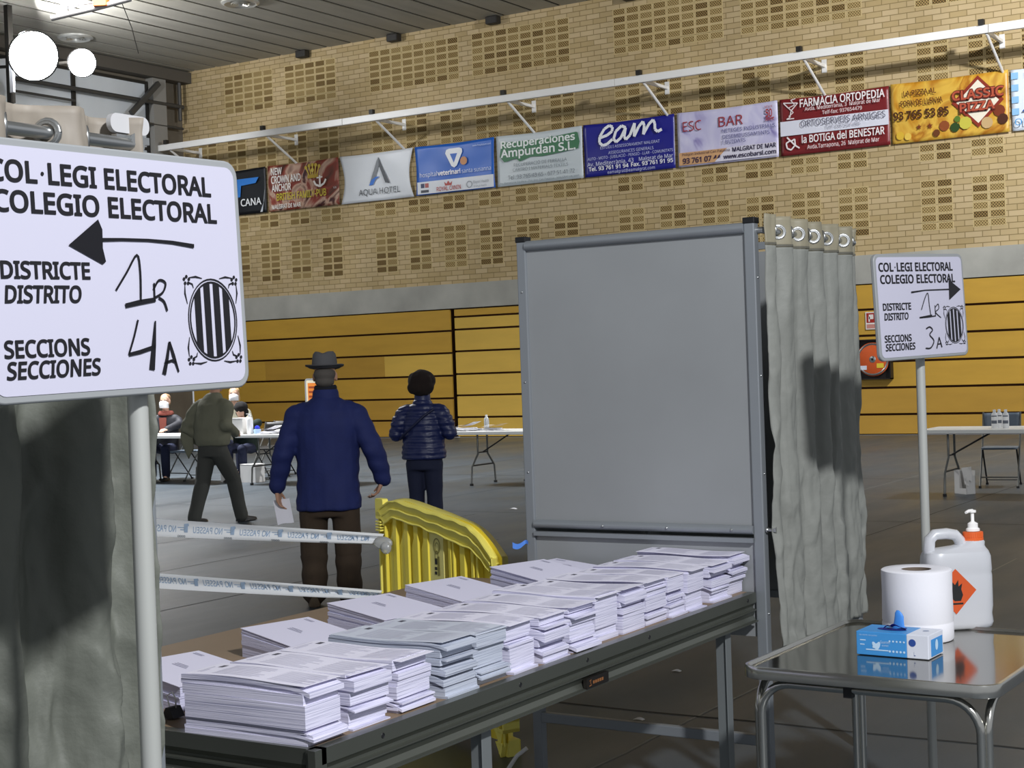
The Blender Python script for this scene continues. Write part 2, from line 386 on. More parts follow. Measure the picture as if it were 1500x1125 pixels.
for px, py in ((352, 5), (110, 56), (566, -18)):
    p = onz(px, py, ZC-.03); t = thing('ceiling_vent', {352: 'round louvred ceiling vent at the top edge of the picture', 110: 'round ceiling vent beside the bright floodlights', 566: 'round ceiling vent over the wall'}[px], 'ceiling vent', (p.x, p.y, ZC-.03))
    mb = MB(); mb.lathe([(.22, .03), (.30, -.005), (.34, -.03), (.40, .0), (.40, .03)], n=28); mb.build('rim', M_ringm, t, smooth=40)
    mb = MB()
    for k in range(3): mb.lathe([(.07+.05*k, .02), (.09+.05*k, -.03), (.1+.05*k, -.03), (.085+.05*k, .02)], n=24)
    mb.build_each('louvre', M_ringm, t, smooth=40)
# --- left wall with translucent panels, beams and pipes
M_lw = mat('end_wall', '#6f685c', .85, var=(1.5, .15)); M_pane = mat('translucent_sheet', '#d9dfe4', .35, var=(1.2, .12, (1, .3, .05)))
mb = MB(); mb.obox((XL-.3, 8, 0), X_*.3, Y_*(YW-8), Z_*(ZC+.1)); wl = struct(mb.build('wall_left', M_lw))
win = MB()
for k in range(6):
    y1 = 27.9-k*2.4; win.obox((XL, y1-2.3, 5.6), X_*.03, Y_*2.3, Z_*3.35)
wn = struct(win.build('window_1', M_pane))
fr = MB()
for k in range(7): fr.obox((XL+.02, 27.9-k*2.4-.02, 5.6), X_*.07, Y_*.1, Z_*3.4)
for z in (5.55, 7.3, 8.95): fr.obox((XL+.02, 13, z), X_*.06, Y_*15, Z_*.07)
struct(fr.build('window_frame', M_dark, wn))
mb = MB(); mb.obox((XL+.02, 10, 9.1), X_*.35, Y_*(YW-10), Z_*.28); struct(mb.build('trim_2', mat('beam_grey', '#57524a', .8)))
M_pipe = mat('pipe_grey', '#4b4a48', .5, .3)
def lw(x, y, o=0): p = onx(x, y, XL+o); return p
for nm, a, b, r in (('trim_3', (20, 115), (268, 157), .055), ('trim_4', (18, 133), (110, 147), .03), ('trim_5', (180, 176), (268, 188), .035), ('trim_6', (262, 112), (264, 177), .05)):
    p, q = lw(*a, .22), lw(*b, .22); 
    if nm == 'trim_6': q = Vector((p.x, p.y, q.z))
    else: q.z = p.z = (p.z+q.z)/2
    mb = MB(); mb.tube([p, q], r, 10); struct(mb.build(nm, M_pipe, smooth=40))
mb = MB(); mb.bar(lw(192, 166, .3), lw(232, 122, .3), .1, .12); struct(mb.build('trim_7', M_pipe))
mb = MB(); p = lw(212, 150, .1); mb.obox((XL, 27.95, 5.5), X_*.25, Y_*.45, Z_*3.6); struct(mb.build('trim_8', mat('pillar_grey', '#8d8b86', .8)))
# --- long white rail on brackets
M_rail = mat('white_rail', '#f0efec', .4)
rail = thing('wall_rail', 'long white rail standing off the brick wall above the banners', 'rail', (-15, 28.1, 7.27))
mb = MB(); xs = [-27.9+15, -22+15, -14.9+15, -7.3+15, -2+15]
for i in range(4): mb.obox((xs[i], -.05, 0), X_*(xs[i+1]-xs[i]-.012), Y_*.09, Z_*.15)
mb.build('beam', M_rail, rail, bevel=.008)
for x in (-27.5, -24.33, -21.07, -17.53, -14.26, -10.81, -7.35, -3.9):
    mb = MB(); mb.bar((x+15, -.02, .03), (x+15, 1.08, .03), .06, .06); mb.bar((x+15, 1.09, -.1), (x+15, 1.09, .16), .1, .02); mb.build('bracket', M_rail, rail)
    mb = MB(); mb.tube([(x+15, .02, .0), (x+15, 1.08, -.55)], .028, 8); mb.build('strut', M_rail, rail, smooth=40)
    mb = MB(); mb.box((x+14.93, -.05, .2), (.1, .1, .1)); mb.build('clip', M_dark, rail)
# ================================================================== BANNERS
ZB, HB = 5.61, 1.13
WB = YW-.06
def banner_bg(name, cols, scale=1.2, rough=.4, dist=2.0, stops=None):
    m = bpy.data.materials.new(name); m.use_nodes = True; nt = m.node_tree; b = nt.nodes['Principled BSDF']; b.inputs['Roughness'].default_value = rough
    tc = nt.nodes.new('ShaderNodeTexCoord'); n = nt.nodes.new('ShaderNodeTexNoise'); n.inputs['Scale'].default_value = scale; n.inputs['Detail'].default_value = 3; n.inputs['Distortion'].default_value = dist
    nt.links.new(tc.outputs['Object'], n.inputs[0]); r = nt.nodes.new('ShaderNodeValToRGB'); nt.links.new(n.outputs[0], r.inputs[0])
    e = r.color_ramp.elements
    while len(e) < len(cols): e.new(.5)
    for i, c in enumerate(cols): e[i].position = (stops[i] if stops else .25+.5*i/(len(cols)-1)); e[i].color = lin(c)
    nt.links.new(r.outputs[0], b.inputs['Base Color']); return m
def ink(c): return mat('print_'+c.strip('#'), c, .45)
def banner(x0, x1, label, bgm, zt=0, zb=0, inset=0.0, seed=0):
    """cloth sheet, origin at its lower left corner on the wall"""
    W = x1-x0; t = thing('advertising_banner', label, 'banner', (x0, WB, ZB+zb), 0, 'advertising banners on the brick wall')
    H = HB+zt-zb; mb = MB()
    def fn(u, v):
        bow = inset*math.sin(PI*v)*(1 if u < .5 else -1)*abs(2*u-1)**3
        sag = -.02*math.sin(PI*u)*(v > .5)
        y = -.012*math.sin(u*9+seed)*math.cos(v*5+seed)-.01*nz(u*4+seed, v*3)
        return (u*W+bow, y, v*H+sag*v)
    mb.grid(fn, 28, 14); o = mb.build('sheet', bgm, t, smooth=60, solid=.004)
    return t, W, H
def letters(t, lines, name='lettering', y=-.034):
    """lines: string, x, z (wall metres), width, cap height, colour, bold, shear"""
    ms = []; mb = MB(); ox, oy, oz = t.location
    for s, x, z, w, h, c, *r in lines:
        if c not in ms: ms.append(c)
        text(mb, s, (x-ox, y-.0015*lines.index((s, x, z, w, h, c, *r)), z-oz), X_, Z_, h, w, ms.index(c), r[0] if r else 0, r[1] if len(r) > 1 else 0)
    return mb.build(name, [ink(c) for c in ms], t)
def shapes(t, items, name='emblem', y=-.03):
    """items: colour, polygon in wall metres"""
    ms = []; mb = MB(); ox, oy, oz = t.location
    for k, (c, pts) in enumerate(items):
        if c not in ms: ms.append(c)
        mb.poly([(px-ox, pz-oz) for px, pz in pts], (0, y-.0012*k, 0), X_, Z_, ms.index(c))
    return mb.build(name, [ink(c) for c in ms], t)
def rect(a, b, c, d): return [(a, c), (b, c), (b, d), (a, d)]
def circ(x, z, r, n=20): return disc(r, n, x, z)
def rline(pts, w):   # thick polyline to quads in wall metres
    out = []
    for (a, b), (c, d) in zip(pts, pts[1:]):
        l = math.hypot(c-a, d-b) or 1; nx, nz_ = -(d-b)/l*w/2, (c-a)/l*w/2
        out.append([(a+nx, b+nz_), (a-nx, b-nz_), (c-nx, d-nz_), (c+nx, d+nz_)])
    return out
# 1 black banner, mostly behind the large sign
t, W, H = banner(-27.5, -25.31, 'black banner with a blue letter, partly hidden by the large white sign', mat('banner_black', '#0d1118', .4))
shapes(t, [('#2f7fd6', [(-26.6, 6.5), (-25.52, 6.5), (-25.62, 6.36), (-26.1, 6.33), (-26.14, 6.05), (-26.3, 6.05), (-26.3, 6.33), (-26.6, 6.36)]), ('#c9ced6', [(-25.5, 5.63), (-25.42, 5.63), (-25.33, 6.2), (-25.36, 5.9)])])
letters(t, [('CANA', -26.13, 5.82, .68, .17, '#f2f4f6', .012)])
# 2 pub banner
t, W, H = banner(-25.24, -23.02, 'brown and red wavy flag banner with white words and a gold crown', banner_bg('banner_pub', ['#1a0d10', '#6b3a2c', '#8f3b2c', '#c9a892', '#5a2a22', '#241a2c'], 1.3))
letters(t, [('NEW', -25.11, 6.5, .35, .16, '#f4f0ea', .02), ('CROWN AND', -25.11, 6.29, .94, .17, '#f4f0ea', .02), ('ANCHOR', -25.1, 6.09, .62, .165, '#f4f0ea', .02), ('BRITISH FAMILY-PUB', -24.95, 5.86, 1.56, .165, '#d3c23d', .012), ('MALGRAT DE MAR', -25.11, 5.66, .92, .10, '#efeae4', .02), ('YouTube', -23.17, 6.0, .1, .05, '#efeae4')])
cr = []
for k in range(5):
    cx = -24.0+k*.105
    cr.append(('#cdb244', circ(cx, 6.58+.05*math.sin(PI*k/4), .045, 12))); cr += [('#cdb244', q) for q in rline([(cx, 6.58+.05*math.sin(PI*k/4)), (-23.9+k*.06, 6.38)], .035)]
cr += [('#b99b33', rect(-23.95, -23.62, 6.31, 6.39)), ('#d6bf58', circ(-23.79, 6.5, .05, 12))]
cr += [('#efe9e2', q) for q in rline([(-23.57, 6.36), (-23.57, 6.1)], .05)+rline([(-23.76, 6.24), (-23.7, 6.14), (-23.57, 6.09), (-23.44, 6.15), (-23.38, 6.25)], .05)+rline([(-23.66, 6.3), (-23.48, 6.31)], .035)]
shapes(t, cr, 'crown_and_anchor')
# 3 white hotel banner
t, W, H = banner(-22.97, -20.82, 'white banner with a tall grey letter A over a blue swoosh', mat('banner_white', '#dfe3e8', .4), inset=.12, zb=-.01, seed=2)
shapes(t, [('#7b7f85', [(-21.8, 6.62), (-21.84, 6.55), (-22.08, 6.02), (-21.97, 6.02), (-21.79, 6.42), (-21.62, 6.0), (-21.5, 5.98)]), ('#4b4f55', [(-21.8, 6.62), (-21.79, 6.42), (-21.62, 6.0), (-21.5, 5.98)]), ('#2f74d0', [(-22.1, 5.97), (-22.02, 6.1), (-21.9, 6.16), (-21.78, 6.16), (-21.9, 6.1), (-21.98, 5.98)])])
letters(t, [('AQUA HOTEL', -22.41, 5.75, 1.21, .14, '#43474c')])
# 4 blue veterinary banner
t, W, H = banner(-20.76, -18.57, 'blue and white banner with a white rounded triangle and an orange dot', mat('banner_blue', '#1d63c4', .4), inset=.03, seed=3)
it = [('#e4e8ee', rect(-20.7, -18.6, 5.63, 5.91))]
tri = [(-19.89, 6.5), (-19.86, 6.58), (-19.78, 6.6), (-19.5, 6.6), (-19.43, 6.57), (-19.42, 6.5), (-19.58, 6.2), (-19.65, 6.16), (-19.73, 6.2)]
it += [('#f1f4f7', tri), ('#1d63c4', [(-19.76, 6.48), (-19.56, 6.48), (-19.66, 6.27)]), ('#c98a54', circ(-19.39, 6.29, .095)), ('#27345c', rect(-20.6, -20.5, 5.77, 5.87)), ('#b35a54', rect(-20.48, -20.38, 5.77, 5.87)), ('#3a3f4a', rect(-20.6, -20.38, 5.66, 5.72)), ('#b8473f', [(-19.92, 5.77), (-19.94, 5.86), (-19.88, 5.81), (-19.83, 5.88), (-19.78, 5.81), (-19.72, 5.86), (-19.74, 5.77)])]
shapes(t, it)
mb = MB(); ring(mb, .06, .08, (-19.25-t.location.x, -.045, 5.74-t.location.z), X_, Z_); mb.build('round_mark', ink('#a2a7ad'), t)
letters(t, [('hospital', -20.61, 6.015, .48, .10, '#dfe8f5'), ('veterinari', -20.11, 6.015, .63, .10, '#ffffff', .02), ('santa susanna', -19.44, 6.01, .79, .095, '#cfdff5'), ('ROYAL CANIN', -20.15, 5.66, .67, .094, '#b8473f', .01), ('Bayer Health', -19.13, 5.75, .41, .06, '#9aa0a8'), ('Animal Health', -19.13, 5.66, .35, .05, '#9aa0a8'), ('www.hospitalvet.com', -19.12, 6.58, .49, .04, '#c9dcf6')], y=-.046)
# 5 white banner with green lettering shadow
t, W, H = banner(-18.51, -16.31, 'pale grey white banner with white letters on a green shadow', mat('banner_pale', '#cdd6da', .4), seed=4)
sh = []
shapes(t, [('#3f7a55', [(-18.42, 6.27), (-18.3, 6.14), (-18.0, 6.2), (-17.9, 6.12), (-17.6, 6.2), (-17.3, 6.18), (-16.4, 6.26), (-16.36, 6.4), (-16.4, 6.6), (-16.44, 6.62), (-17.3, 6.56), (-18.36, 6.58)])], 'green_shadow')
letters(t, [('Recuperaciones', -18.36, 6.435, 1.91, .15, '#3f7a55', .03), ('Recuperaciones', -18.38, 6.455, 1.91, .15, '#eef3f1', .02), ('Ampurdan S.L.', -18.39, 6.25, 1.93, .17, '#eef3f1', .02), ('RECUPERACIÓ DE FERRALLA', -18.05, 6.02, 1.36, .07, '#7d8890'), ('CARTRÓ I MATERIALS TÈXTILS', -18.08, 5.91, 1.42, .07, '#7d8890'), ('Tel. 93 765 43 65 - 677 51 41 72', -18.21, 5.745, 1.71, .085, '#66707a'), ('Av. Barcelona Tordera - Pol. Ind. Can Patalina - MALGRAT DE MAR', -18.43, 5.655, 2.04, .04, '#7d8890')])
# 6 dark blue
t, W, H = banner(-16.27, -14.1, 'deep navy blue banner with large white script lettering', mat('banner_navy', '#20228a', .35), seed=5)
def sc(pts): return [('#f4f6fb', q) for q in rline(pts, .062)]
E1 = [(-15.86, 6.42), (-15.68, 6.46), (-15.56, 6.53), (-15.54, 6.62), (-15.62, 6.66), (-15.74, 6.6), (-15.86, 6.44), (-15.87, 6.32), (-15.79, 6.25), (-15.68, 6.27), (-15.55, 6.36)]
A1 = [(-15.22, 6.57), (-15.32, 6.62), (-15.46, 6.52), (-15.52, 6.36), (-15.46, 6.29), (-15.34, 6.37), (-15.22, 6.57), (-15.26, 6.38), (-15.22, 6.32), (-15.12, 6.4), (-15.0, 6.64)]
M1 = [(-15.0, 6.64), (-15.02, 6.36), (-14.9, 6.56), (-14.8, 6.65), (-14.77, 6.56), (-14.8, 6.38), (-14.66, 6.58), (-14.56, 6.66), (-14.52, 6.58), (-14.52, 6.46), (-14.46, 6.4), (-14.36, 6.44)]
shapes(t, sc(E1)+sc(A1)+sc(M1), 'script_lettering')
letters(t, [('ESTUDI I ASSESSORAMENT MALGRAT', -15.85, 6.175, 1.42, .06, '#cdd2f2'), ('ASSEGURANCES GENERALS', -15.66, 6.05, 1.08, .063, '#cdd2f2'), ('AUTO - MOTO - JUBILACIÓ - PENSIÓ - LLAR - COMUNITATS', -16.17, 5.96, 2.04, .06, '#cdd2f2'), ('Av. Mediterrània, 43', -16.18, 5.83, 1.12, .085, '#e3e6f8'), ('Malgrat de Mar', -14.93, 5.835, .8, .08, '#e3e6f8'), ('Tel. 93 761 91 94', -16.15, 5.73, .97, .08, '#ffffff', .015), ('Fax. 93 761 91 95', -15.12, 5.735, .99, .08, '#ffffff', .015), ('eamalgrat@eamalgrat.com', -15.69, 5.635, 1.13, .065, '#cdd2f2')], y=-.04)
# 7 lilac cleaning firm
t, W, H = banner(-14.03, -11.8, 'lilac banner with an orange foot strip and red capitals', banner_bg('banner_lilac', ['#5e4aa0', '#c3bfe0', '#d5d2ea', '#cfcbe8'], 1.0, stops=[.3, .42, .6, .8]), seed=6)
shapes(t, [('#d5a678', rect(-14.0, -11.83, 5.64, 5.9)), ('#dfdbe8', [(-13.2, 5.64), (-11.83, 5.64), (-11.83, 5.91), (-12.9, 5.91)]), ('#a83a3a', rect(-12.05, -11.86, 6.4, 6.415))], 'colour_fields')
letters(t, [('ESC', -13.89, 6.335, .42, .2, '#9e3038'), ('BAR', -13.08, 6.345, .54, .2, '#9e3038'), ('NETEGES INDUSTRIALS,', -13.01, 6.215, 1.18, .075, '#4a4a86'), ('DESEMBUSSAMENTS', -13.0, 6.09, 1.03, .075, '#4a4a86'), ('I BUIDATS', -13.01, 5.985, .51, .075, '#4a4a86'), ('Polígon Industrial Can Patalina', -13.92, 5.83, 1.07, .055, '#5b3f45'), ('MALGRAT DE MAR', -12.79, 5.81, .95, .085, '#2b2344', .015), ('93 761 07 44', -13.91, 5.67, .86, .105, '#3a2746', .02), ('www.escobarsl.com', -12.99, 5.68, 1.15, .085, '#2b2344', .015), ('50', -12.04, 6.43, .14, .15, '#a83a3a', .02), ('MÉS DE', -12.05, 6.61, .16, .045, '#a83a3a'), ('ANYS', -12.05, 6.35, .18, .045, '#a83a3a', .02)])
# 8 maroon pharmacy
t, W, H = banner(-11.75, -9.51, 'maroon banner with a white band across its middle', mat('banner_maroon', '#7a2024', .4), seed=7)
it = [('#dfe0ec', rect(-11.74, -9.52, 6.0, 6.29))]
it += [('#e9dcdc', q) for q in rline([(-11.66, 6.66), (-11.36, 6.63), (-11.5, 6.49), (-11.66, 6.66)], .022)+rline([(-11.5, 6.49), (-11.53, 6.36), (-11.6, 6.33), (-11.44, 6.33)], .022)+rline([(-11.4, 6.72), (-11.5, 6.7), (-11.42, 6.6), (-11.55, 6.55), (-11.45, 6.45), (-11.55, 6.38)], .018)]
it += [('#f2eaea', q) for q in rline([(-11.6, 5.97), (-11.52, 5.88), (-11.44, 5.92), (-11.43, 5.8), (-11.52, 5.71), (-11.6, 5.75), (-11.62, 5.85), (-11.53, 5.9), (-11.44, 5.8), (-11.34, 5.73)], .03)]
shapes(t, it)
letters(t, [('FARMÀCIA ORTOPEDIA', -11.3, 6.535, 1.73, .15, '#f3eded', .015), ('Avda. Mediterrània, 3  Malgrat de Mar', -11.2, 6.45, 1.54, .072, '#ead9d9', .008), ('Telf-fax: 937654479', -10.84, 6.34, .81, .07, '#ead9d9', .008), ('ORTOSERVEIS ARNIGES', -11.29, 6.14, 1.72, .125, '#5b5a6c'), ('Telf: 630 254 486', -10.78, 6.05, .71, .065, '#9a9aa8'), ('la BOTIGA del BENESTAR', -11.28, 5.82, 1.69, .14, '#f3eded', .015), ('Avda.Tarragona, 26  Malgrat de Mar', -11.17, 5.69, 1.47, .08, '#ead9d9', .008)], y=-.07)
# 9 golden pizza banner
t, W, H = banner(-9.47, -7.25, 'golden orange banner with dark lettering and a white diamond', banner_bg('banner_pizza', ['#8a5a14', '#c98d26', '#e0b64a', '#b3721c', '#d9a33a'], 1.1), zt=.02, seed=8)
it = [('#8c2f1e', [(-7.8, 6.72), (-7.33, 6.22), (-7.81, 5.75), (-8.3, 6.25)]), ('#efe6d2', [(-7.8, 6.64), (-7.42, 6.22), (-7.81, 5.83), (-8.21, 6.25)])]
for x, z, r, c in ((-8.45, 5.85, .1, '#8f4a22'), (-8.25, 5.8, .09, '#2d4a1f'), (-8.05, 5.86, .12, '#c9c04a'), (-7.65, 5.82, .11, '#c8a878'), (-7.42, 6.02, .11, '#7a3418'), (-7.36, 5.86, .1, '#4a2412'), (-8.2, 5.95, .06, '#5a7a2a'), (-9.3, 5.75, .08, '#dcb438'), (-9.15, 5.72, .07, '#e5c254'), (-8.6, 5.73, .07, '#6a3a18')): it.append((c, circ(x, z, r, 10)))
for cx in (-8.93, -8.72): it.append(('#7a3a16', [(cx+(.06 if k % 2 == 0 else .025)*math.sin(PI*k/5), 5.88+(.06 if k % 2 == 0 else .025)*math.cos(PI*k/5)) for k in range(10)]))
shapes(t, it, 'picture')
letters(t, [('LA PIZZA AL', -9.21, 6.49, .63, .1, '#5a2c12', .012), ('FORN DE LLENYA', -9.27, 6.3, .81, .105, '#5a2c12', .012), ('93 765 53 85', -9.42, 6.05, 1.07, .15, '#4a2612', .02), ('CLASSIC', -8.29, 6.29, .98, .17, '#5e1a12', .06), ('CLASSIC', -8.28, 6.30, .96, .16, '#b5533a', .02), ('PIZZA', -8.15, 6.06, .67, .16, '#5e1a12', .06), ('PIZZA', -8.14, 6.07, .65, .15, '#b5533a', .02)], y=-.058)
# 10 pale blue checked
t, W, H = banner(-7.2, -4.98, 'white and pale blue checked banner cut by the right edge of the picture', mat('banner_sky', '#dfe8f2', .4), seed=9)
shapes(t, [('#8fc0e6', rect(-7.19+.25*i, -7.06+.25*i, 5.9+.22*j, 6.02+.22*j)) for i in range(8) for j in range(4)]+[('#2a55b0', [(-7.0, 5.95), (-6.3, 6.7), (-5.6, 5.95)])])
letters(t, [('OLI', -7.13, 5.7, .3, .12, '#4a9ad6')], y=-.09)
# ================================================================== DIRECTION SIGNS
M_sheet = mat('sign_sheet', '#b9b8c9', .4, sss=0); M_frame = mat('grey_plastic_frame', '#8d9092', .45); M_ink = mat('black_print', '#0c0b12', .5); M_mark = mat('black_marker', '#08070f', .4)
M_pole = mat('grey_pole', '#aeb0ac', .4, .2)
SW, SH = .5106, .3577
def sign(loc, psi, roll, tilt, label, arrow_left, strokes, pole_top, pole_foot_z=0.0):
    t = thing('direction_sign', label, 'sign', loc, 0, None)
    c, s = math.cos(psi), math.sin(psi); ux = Vector((c, s, 0)); n = Vector((s, -c, 0)); uz = Z_*math.cos(tilt)+n*math.sin(tilt)
    a = ux*math.cos(roll)+uz*math.sin(roll); b = -ux*math.sin(roll)+uz*math.cos(roll); nn = a.cross(b)
    mb = MB(); mb.prism(rrect(SW, SH, .026), -nn*.014, a, b, nn*.014); mb.build('frame', M_frame, t, smooth=40, bevel=.003)
    mb = MB(); mb.prism(rrect(SW-.022, SH-.022, .018), Vector((0, 0, 0)), a, b, nn*.001); mb.build('printed_sheet', M_sheet, t)
    mb = MB(); o = nn*.0022
    def tx(s_, x0, x1, y, h, bold=.022, shear=0): text(mb, s_, o, a, b, h, x1-x0, 0, bold, shear, x0=x0, y0=y)
    tx('COL', -.2334, -.1515, .1205, .0275); mb.poly(disc(.0028, 12, -.1425, .1335), o, a, b, 0); tx('LEGI', -.1325, -.0445, .1205, .0275); tx('ELECTORAL', -.0295, .190, .1205, .0275); tx('COLEGIO', -.2285, -.0425, .0797, .0275); tx('ELECTORAL', -.0255, .1993, .0797, .0275)
    tx('DISTRICTE', -.224, -.0676, -.0097, .0222); tx('DISTRITO', -.2205, -.086, -.0425, .0222, shear=.12)
    tx('SECCIONS', -.2265, -.0770, -.1162, .0222); tx('SECCIONES', -.2252, -.0582, -.145, .0222, shear=.12)
    mb.build('lettering', M_ink, t)
    # emblem: oval shield of four bars with scroll corners
    mb = MB(); ex, ey, rx, ry = .177, -.071, .0545, .0640
    ring(mb, rx*.965, rx, o, a, b, 0, 40, ex, ey, ry/rx); ring(mb, rx*.885, rx*.93, o, a, b, 0, 40, ex, ey, ry/rx)
    for k in range(4):
        x0 = ex-rx*.70+k*rx*.385; x1 = x0+rx*.25
        q = lambda x: ry*.9*math.sqrt(max(0, 1-((x-ex)/(rx*.9))**2))
        mb.poly([(x0, ey-q(x0)), (x1, ey-q(x1)), (x1, ey+q(x1)), (x0, ey+q(x0))], o, a, b, 0)
    for sx in (-1, 1):
        for sy in (-1, 1):
            cx, cy = ex+sx*.053, ey+sy*.061
            for k in range(5): al = 2*PI*k/5+.3; mb.poly(disc(.0028, 8, cx+.0055*math.cos(al), cy+.0055*math.sin(al)), o, a, b, 0)
            mb.stroke([(cx-sx*.005, cy+sy*.004, .001), (cx-sx*.02, cy+sy*.0055, .003), (cx-sx*.034, cy+sy*.003, .001)], o, a, b, 0)
            mb.stroke([(cx+sx*.004, cy-sy*.006, .001), (cx+sx*.005, cy-sy*.02, .003), (cx+sx*.001, cy-sy*.036, .001)], o, a, b, 0)
            mb.stroke([(cx-sx*.003, cy-sy*.003, .002), (cx-sx*.012, cy-sy*.006, .0025), (cx-sx*.014, cy-sy*.012, .001)], o, a, b, 0)
    mb.build('emblem', M_ink, t)
    mb = MB(); o = nn*.003
    for st in strokes:
        if st[0] == 'P': mb.poly(st[1], o, a, b, 0)
        else: mb.stroke(st[1], o, a, b, 0)
    mb.build('handwriting', M_mark, t)
    # tube pole behind
    pt = Vector(pole_top)-Vector(loc); mb = MB(); foot = Vector((pt.x, pt.y, -loc[2]+.02))
    mb.tube([foot, Vector((pt.x, pt.y, pt.z))], .0155, 14); mb.build('pole', M_pole, t, smooth=40)
    mb = MB(); mb.lathe([(.0, .02), (.05, .02), (.15, .008), (.16, 0), (0, 0)], foot-Z_*.02, 28); mb.build('base_plate', mat('dark_base', '#3a3b3b', .6), t, smooth=40)
    return t
def hand(pts, w, k=1.): # smooth handwriting
    out = []
    for i in range(len(pts)-1):
        p0 = pts[max(i-1, 0)]; p1, p2 = pts[i], pts[i+1]; p3 = pts[min(i+2, len(pts)-1)]
        for j in range(4):
            u = j/4; f = lambda n: .5*((2*p1[n])+(-p0[n]+p2[n])*u+(2*p0[n]-5*p1[n]+4*p2[n]-p3[n])*u*u+(-p0[n]+3*p1[n]-3*p2[n]+p3[n])*u**3)
            out.append((f(0), f(1), w))
    out.append((pts[-1][0], pts[-1][1], w*.8)); return ('S', out)
def poly_head(p): return ('P', p)
sL = [poly_head([(-.1046, .037), (-.0473, .075), (-.0404, .0608), (-.0417, .0341), (-.0373, .0152), (-.0437, .0113)]),
      ('S', [(-.0417, .0463, .005), (-.0047, .0478, .0042), (.0484, .0483, .0042), (.0978, .0466, .005), (.1442, .0422, .006)]),
      hand([(-.0214, -.0256), (.0016, .0004), (.0239, .0261), (.0285, .0008), (.0259, -.0423)], .0036), ('S', [(-.0052, -.048, .0065), (.0242, -.0431, .0075), (.0559, -.0392, .0065)]),
      hand([(.0548, -.0147), (.054, -.0416)], .0034), hand([(.0528, -.0246), (.065, -.0107), (.0784, -.0146), (.0716, -.0285), (.0545, -.0365)], .0036), hand([(.0627, -.0365), (.0732, -.0425), (.0786, -.0564)], .004),
      hand([(.0177, -.0688), (.0082, -.0927), (-.0045, -.1188)], .0034), ('S', [(-.0045, -.1188, .005), (.0179, -.1156, .006), (.0492, -.1087, .006)]), ('S', [(.0525, -.0708, .003), (.0468, -.1055, .008), (.0397, -.1427, .011)]),
      ('S', [(.0636, -.1504, .008), (.0724, -.1261, .006), (.0789, -.1023, .004)]), ('S', [(.0789, -.1023, .004), (.0855, -.1225, .006), (.0945, -.1481, .003)]), ('S', [(.0662, -.1338, .004), (.082, -.1304, .004), (.0901, -.1339, .003)])]
sR = [poly_head([(.1604, .0882), (.2275, .0532), (.1561, .0173)]), ('S', [(-.0622, .0478, .006), (.0171, .0536, .004), (.1591, .0544, .0045)]),
      hand([(-.0112, -.013), (.0139, .0269), (.0323, .0428), (.0362, .002), (.0409, -.0347)], .0036), hand([(.0481, -.0325), (-.0073, -.0374), (-.0239, -.0393), (.02, -.0385), (.0685, -.0355)], .0042),
      hand([(.0682, -.0379), (.0687, .0012)], .0034), hand([(.0691, -.0069), (.0872, .0049), (.0894, -.0115), (.0699, -.0233), (.0996, -.0429)], .0034),
      hand([(.0083, -.0784), (.0295, -.0726), (.0447, -.0837), (.0264, -.0993), (.0486, -.1205), (.0279, -.1441), (-.0023, -.1444)], .005),
      ('S', [(.062, -.1479, .005), (.0805, -.1095, .0045)]), ('S', [(.0805, -.1095, .0045), (.0929, -.1451, .006)]), ('S', [(.0692, -.1335, .004), (.0917, -.132, .004)])]
sign((-1.6571, 1.5924, 1.7731), R_(90.29), .02, -.0157, 'large white direction sign at the left with an arrow pointing left and handwritten 4A', True, sL, (-1.692, 1.642, 1.93))
sign((-1.6028, 5.1973, 1.7713), 1.259, .022, -.03, 'smaller white direction sign at the right with an arrow pointing right and handwritten 3A', False, sR, (-1.637, 5.262, 1.90))
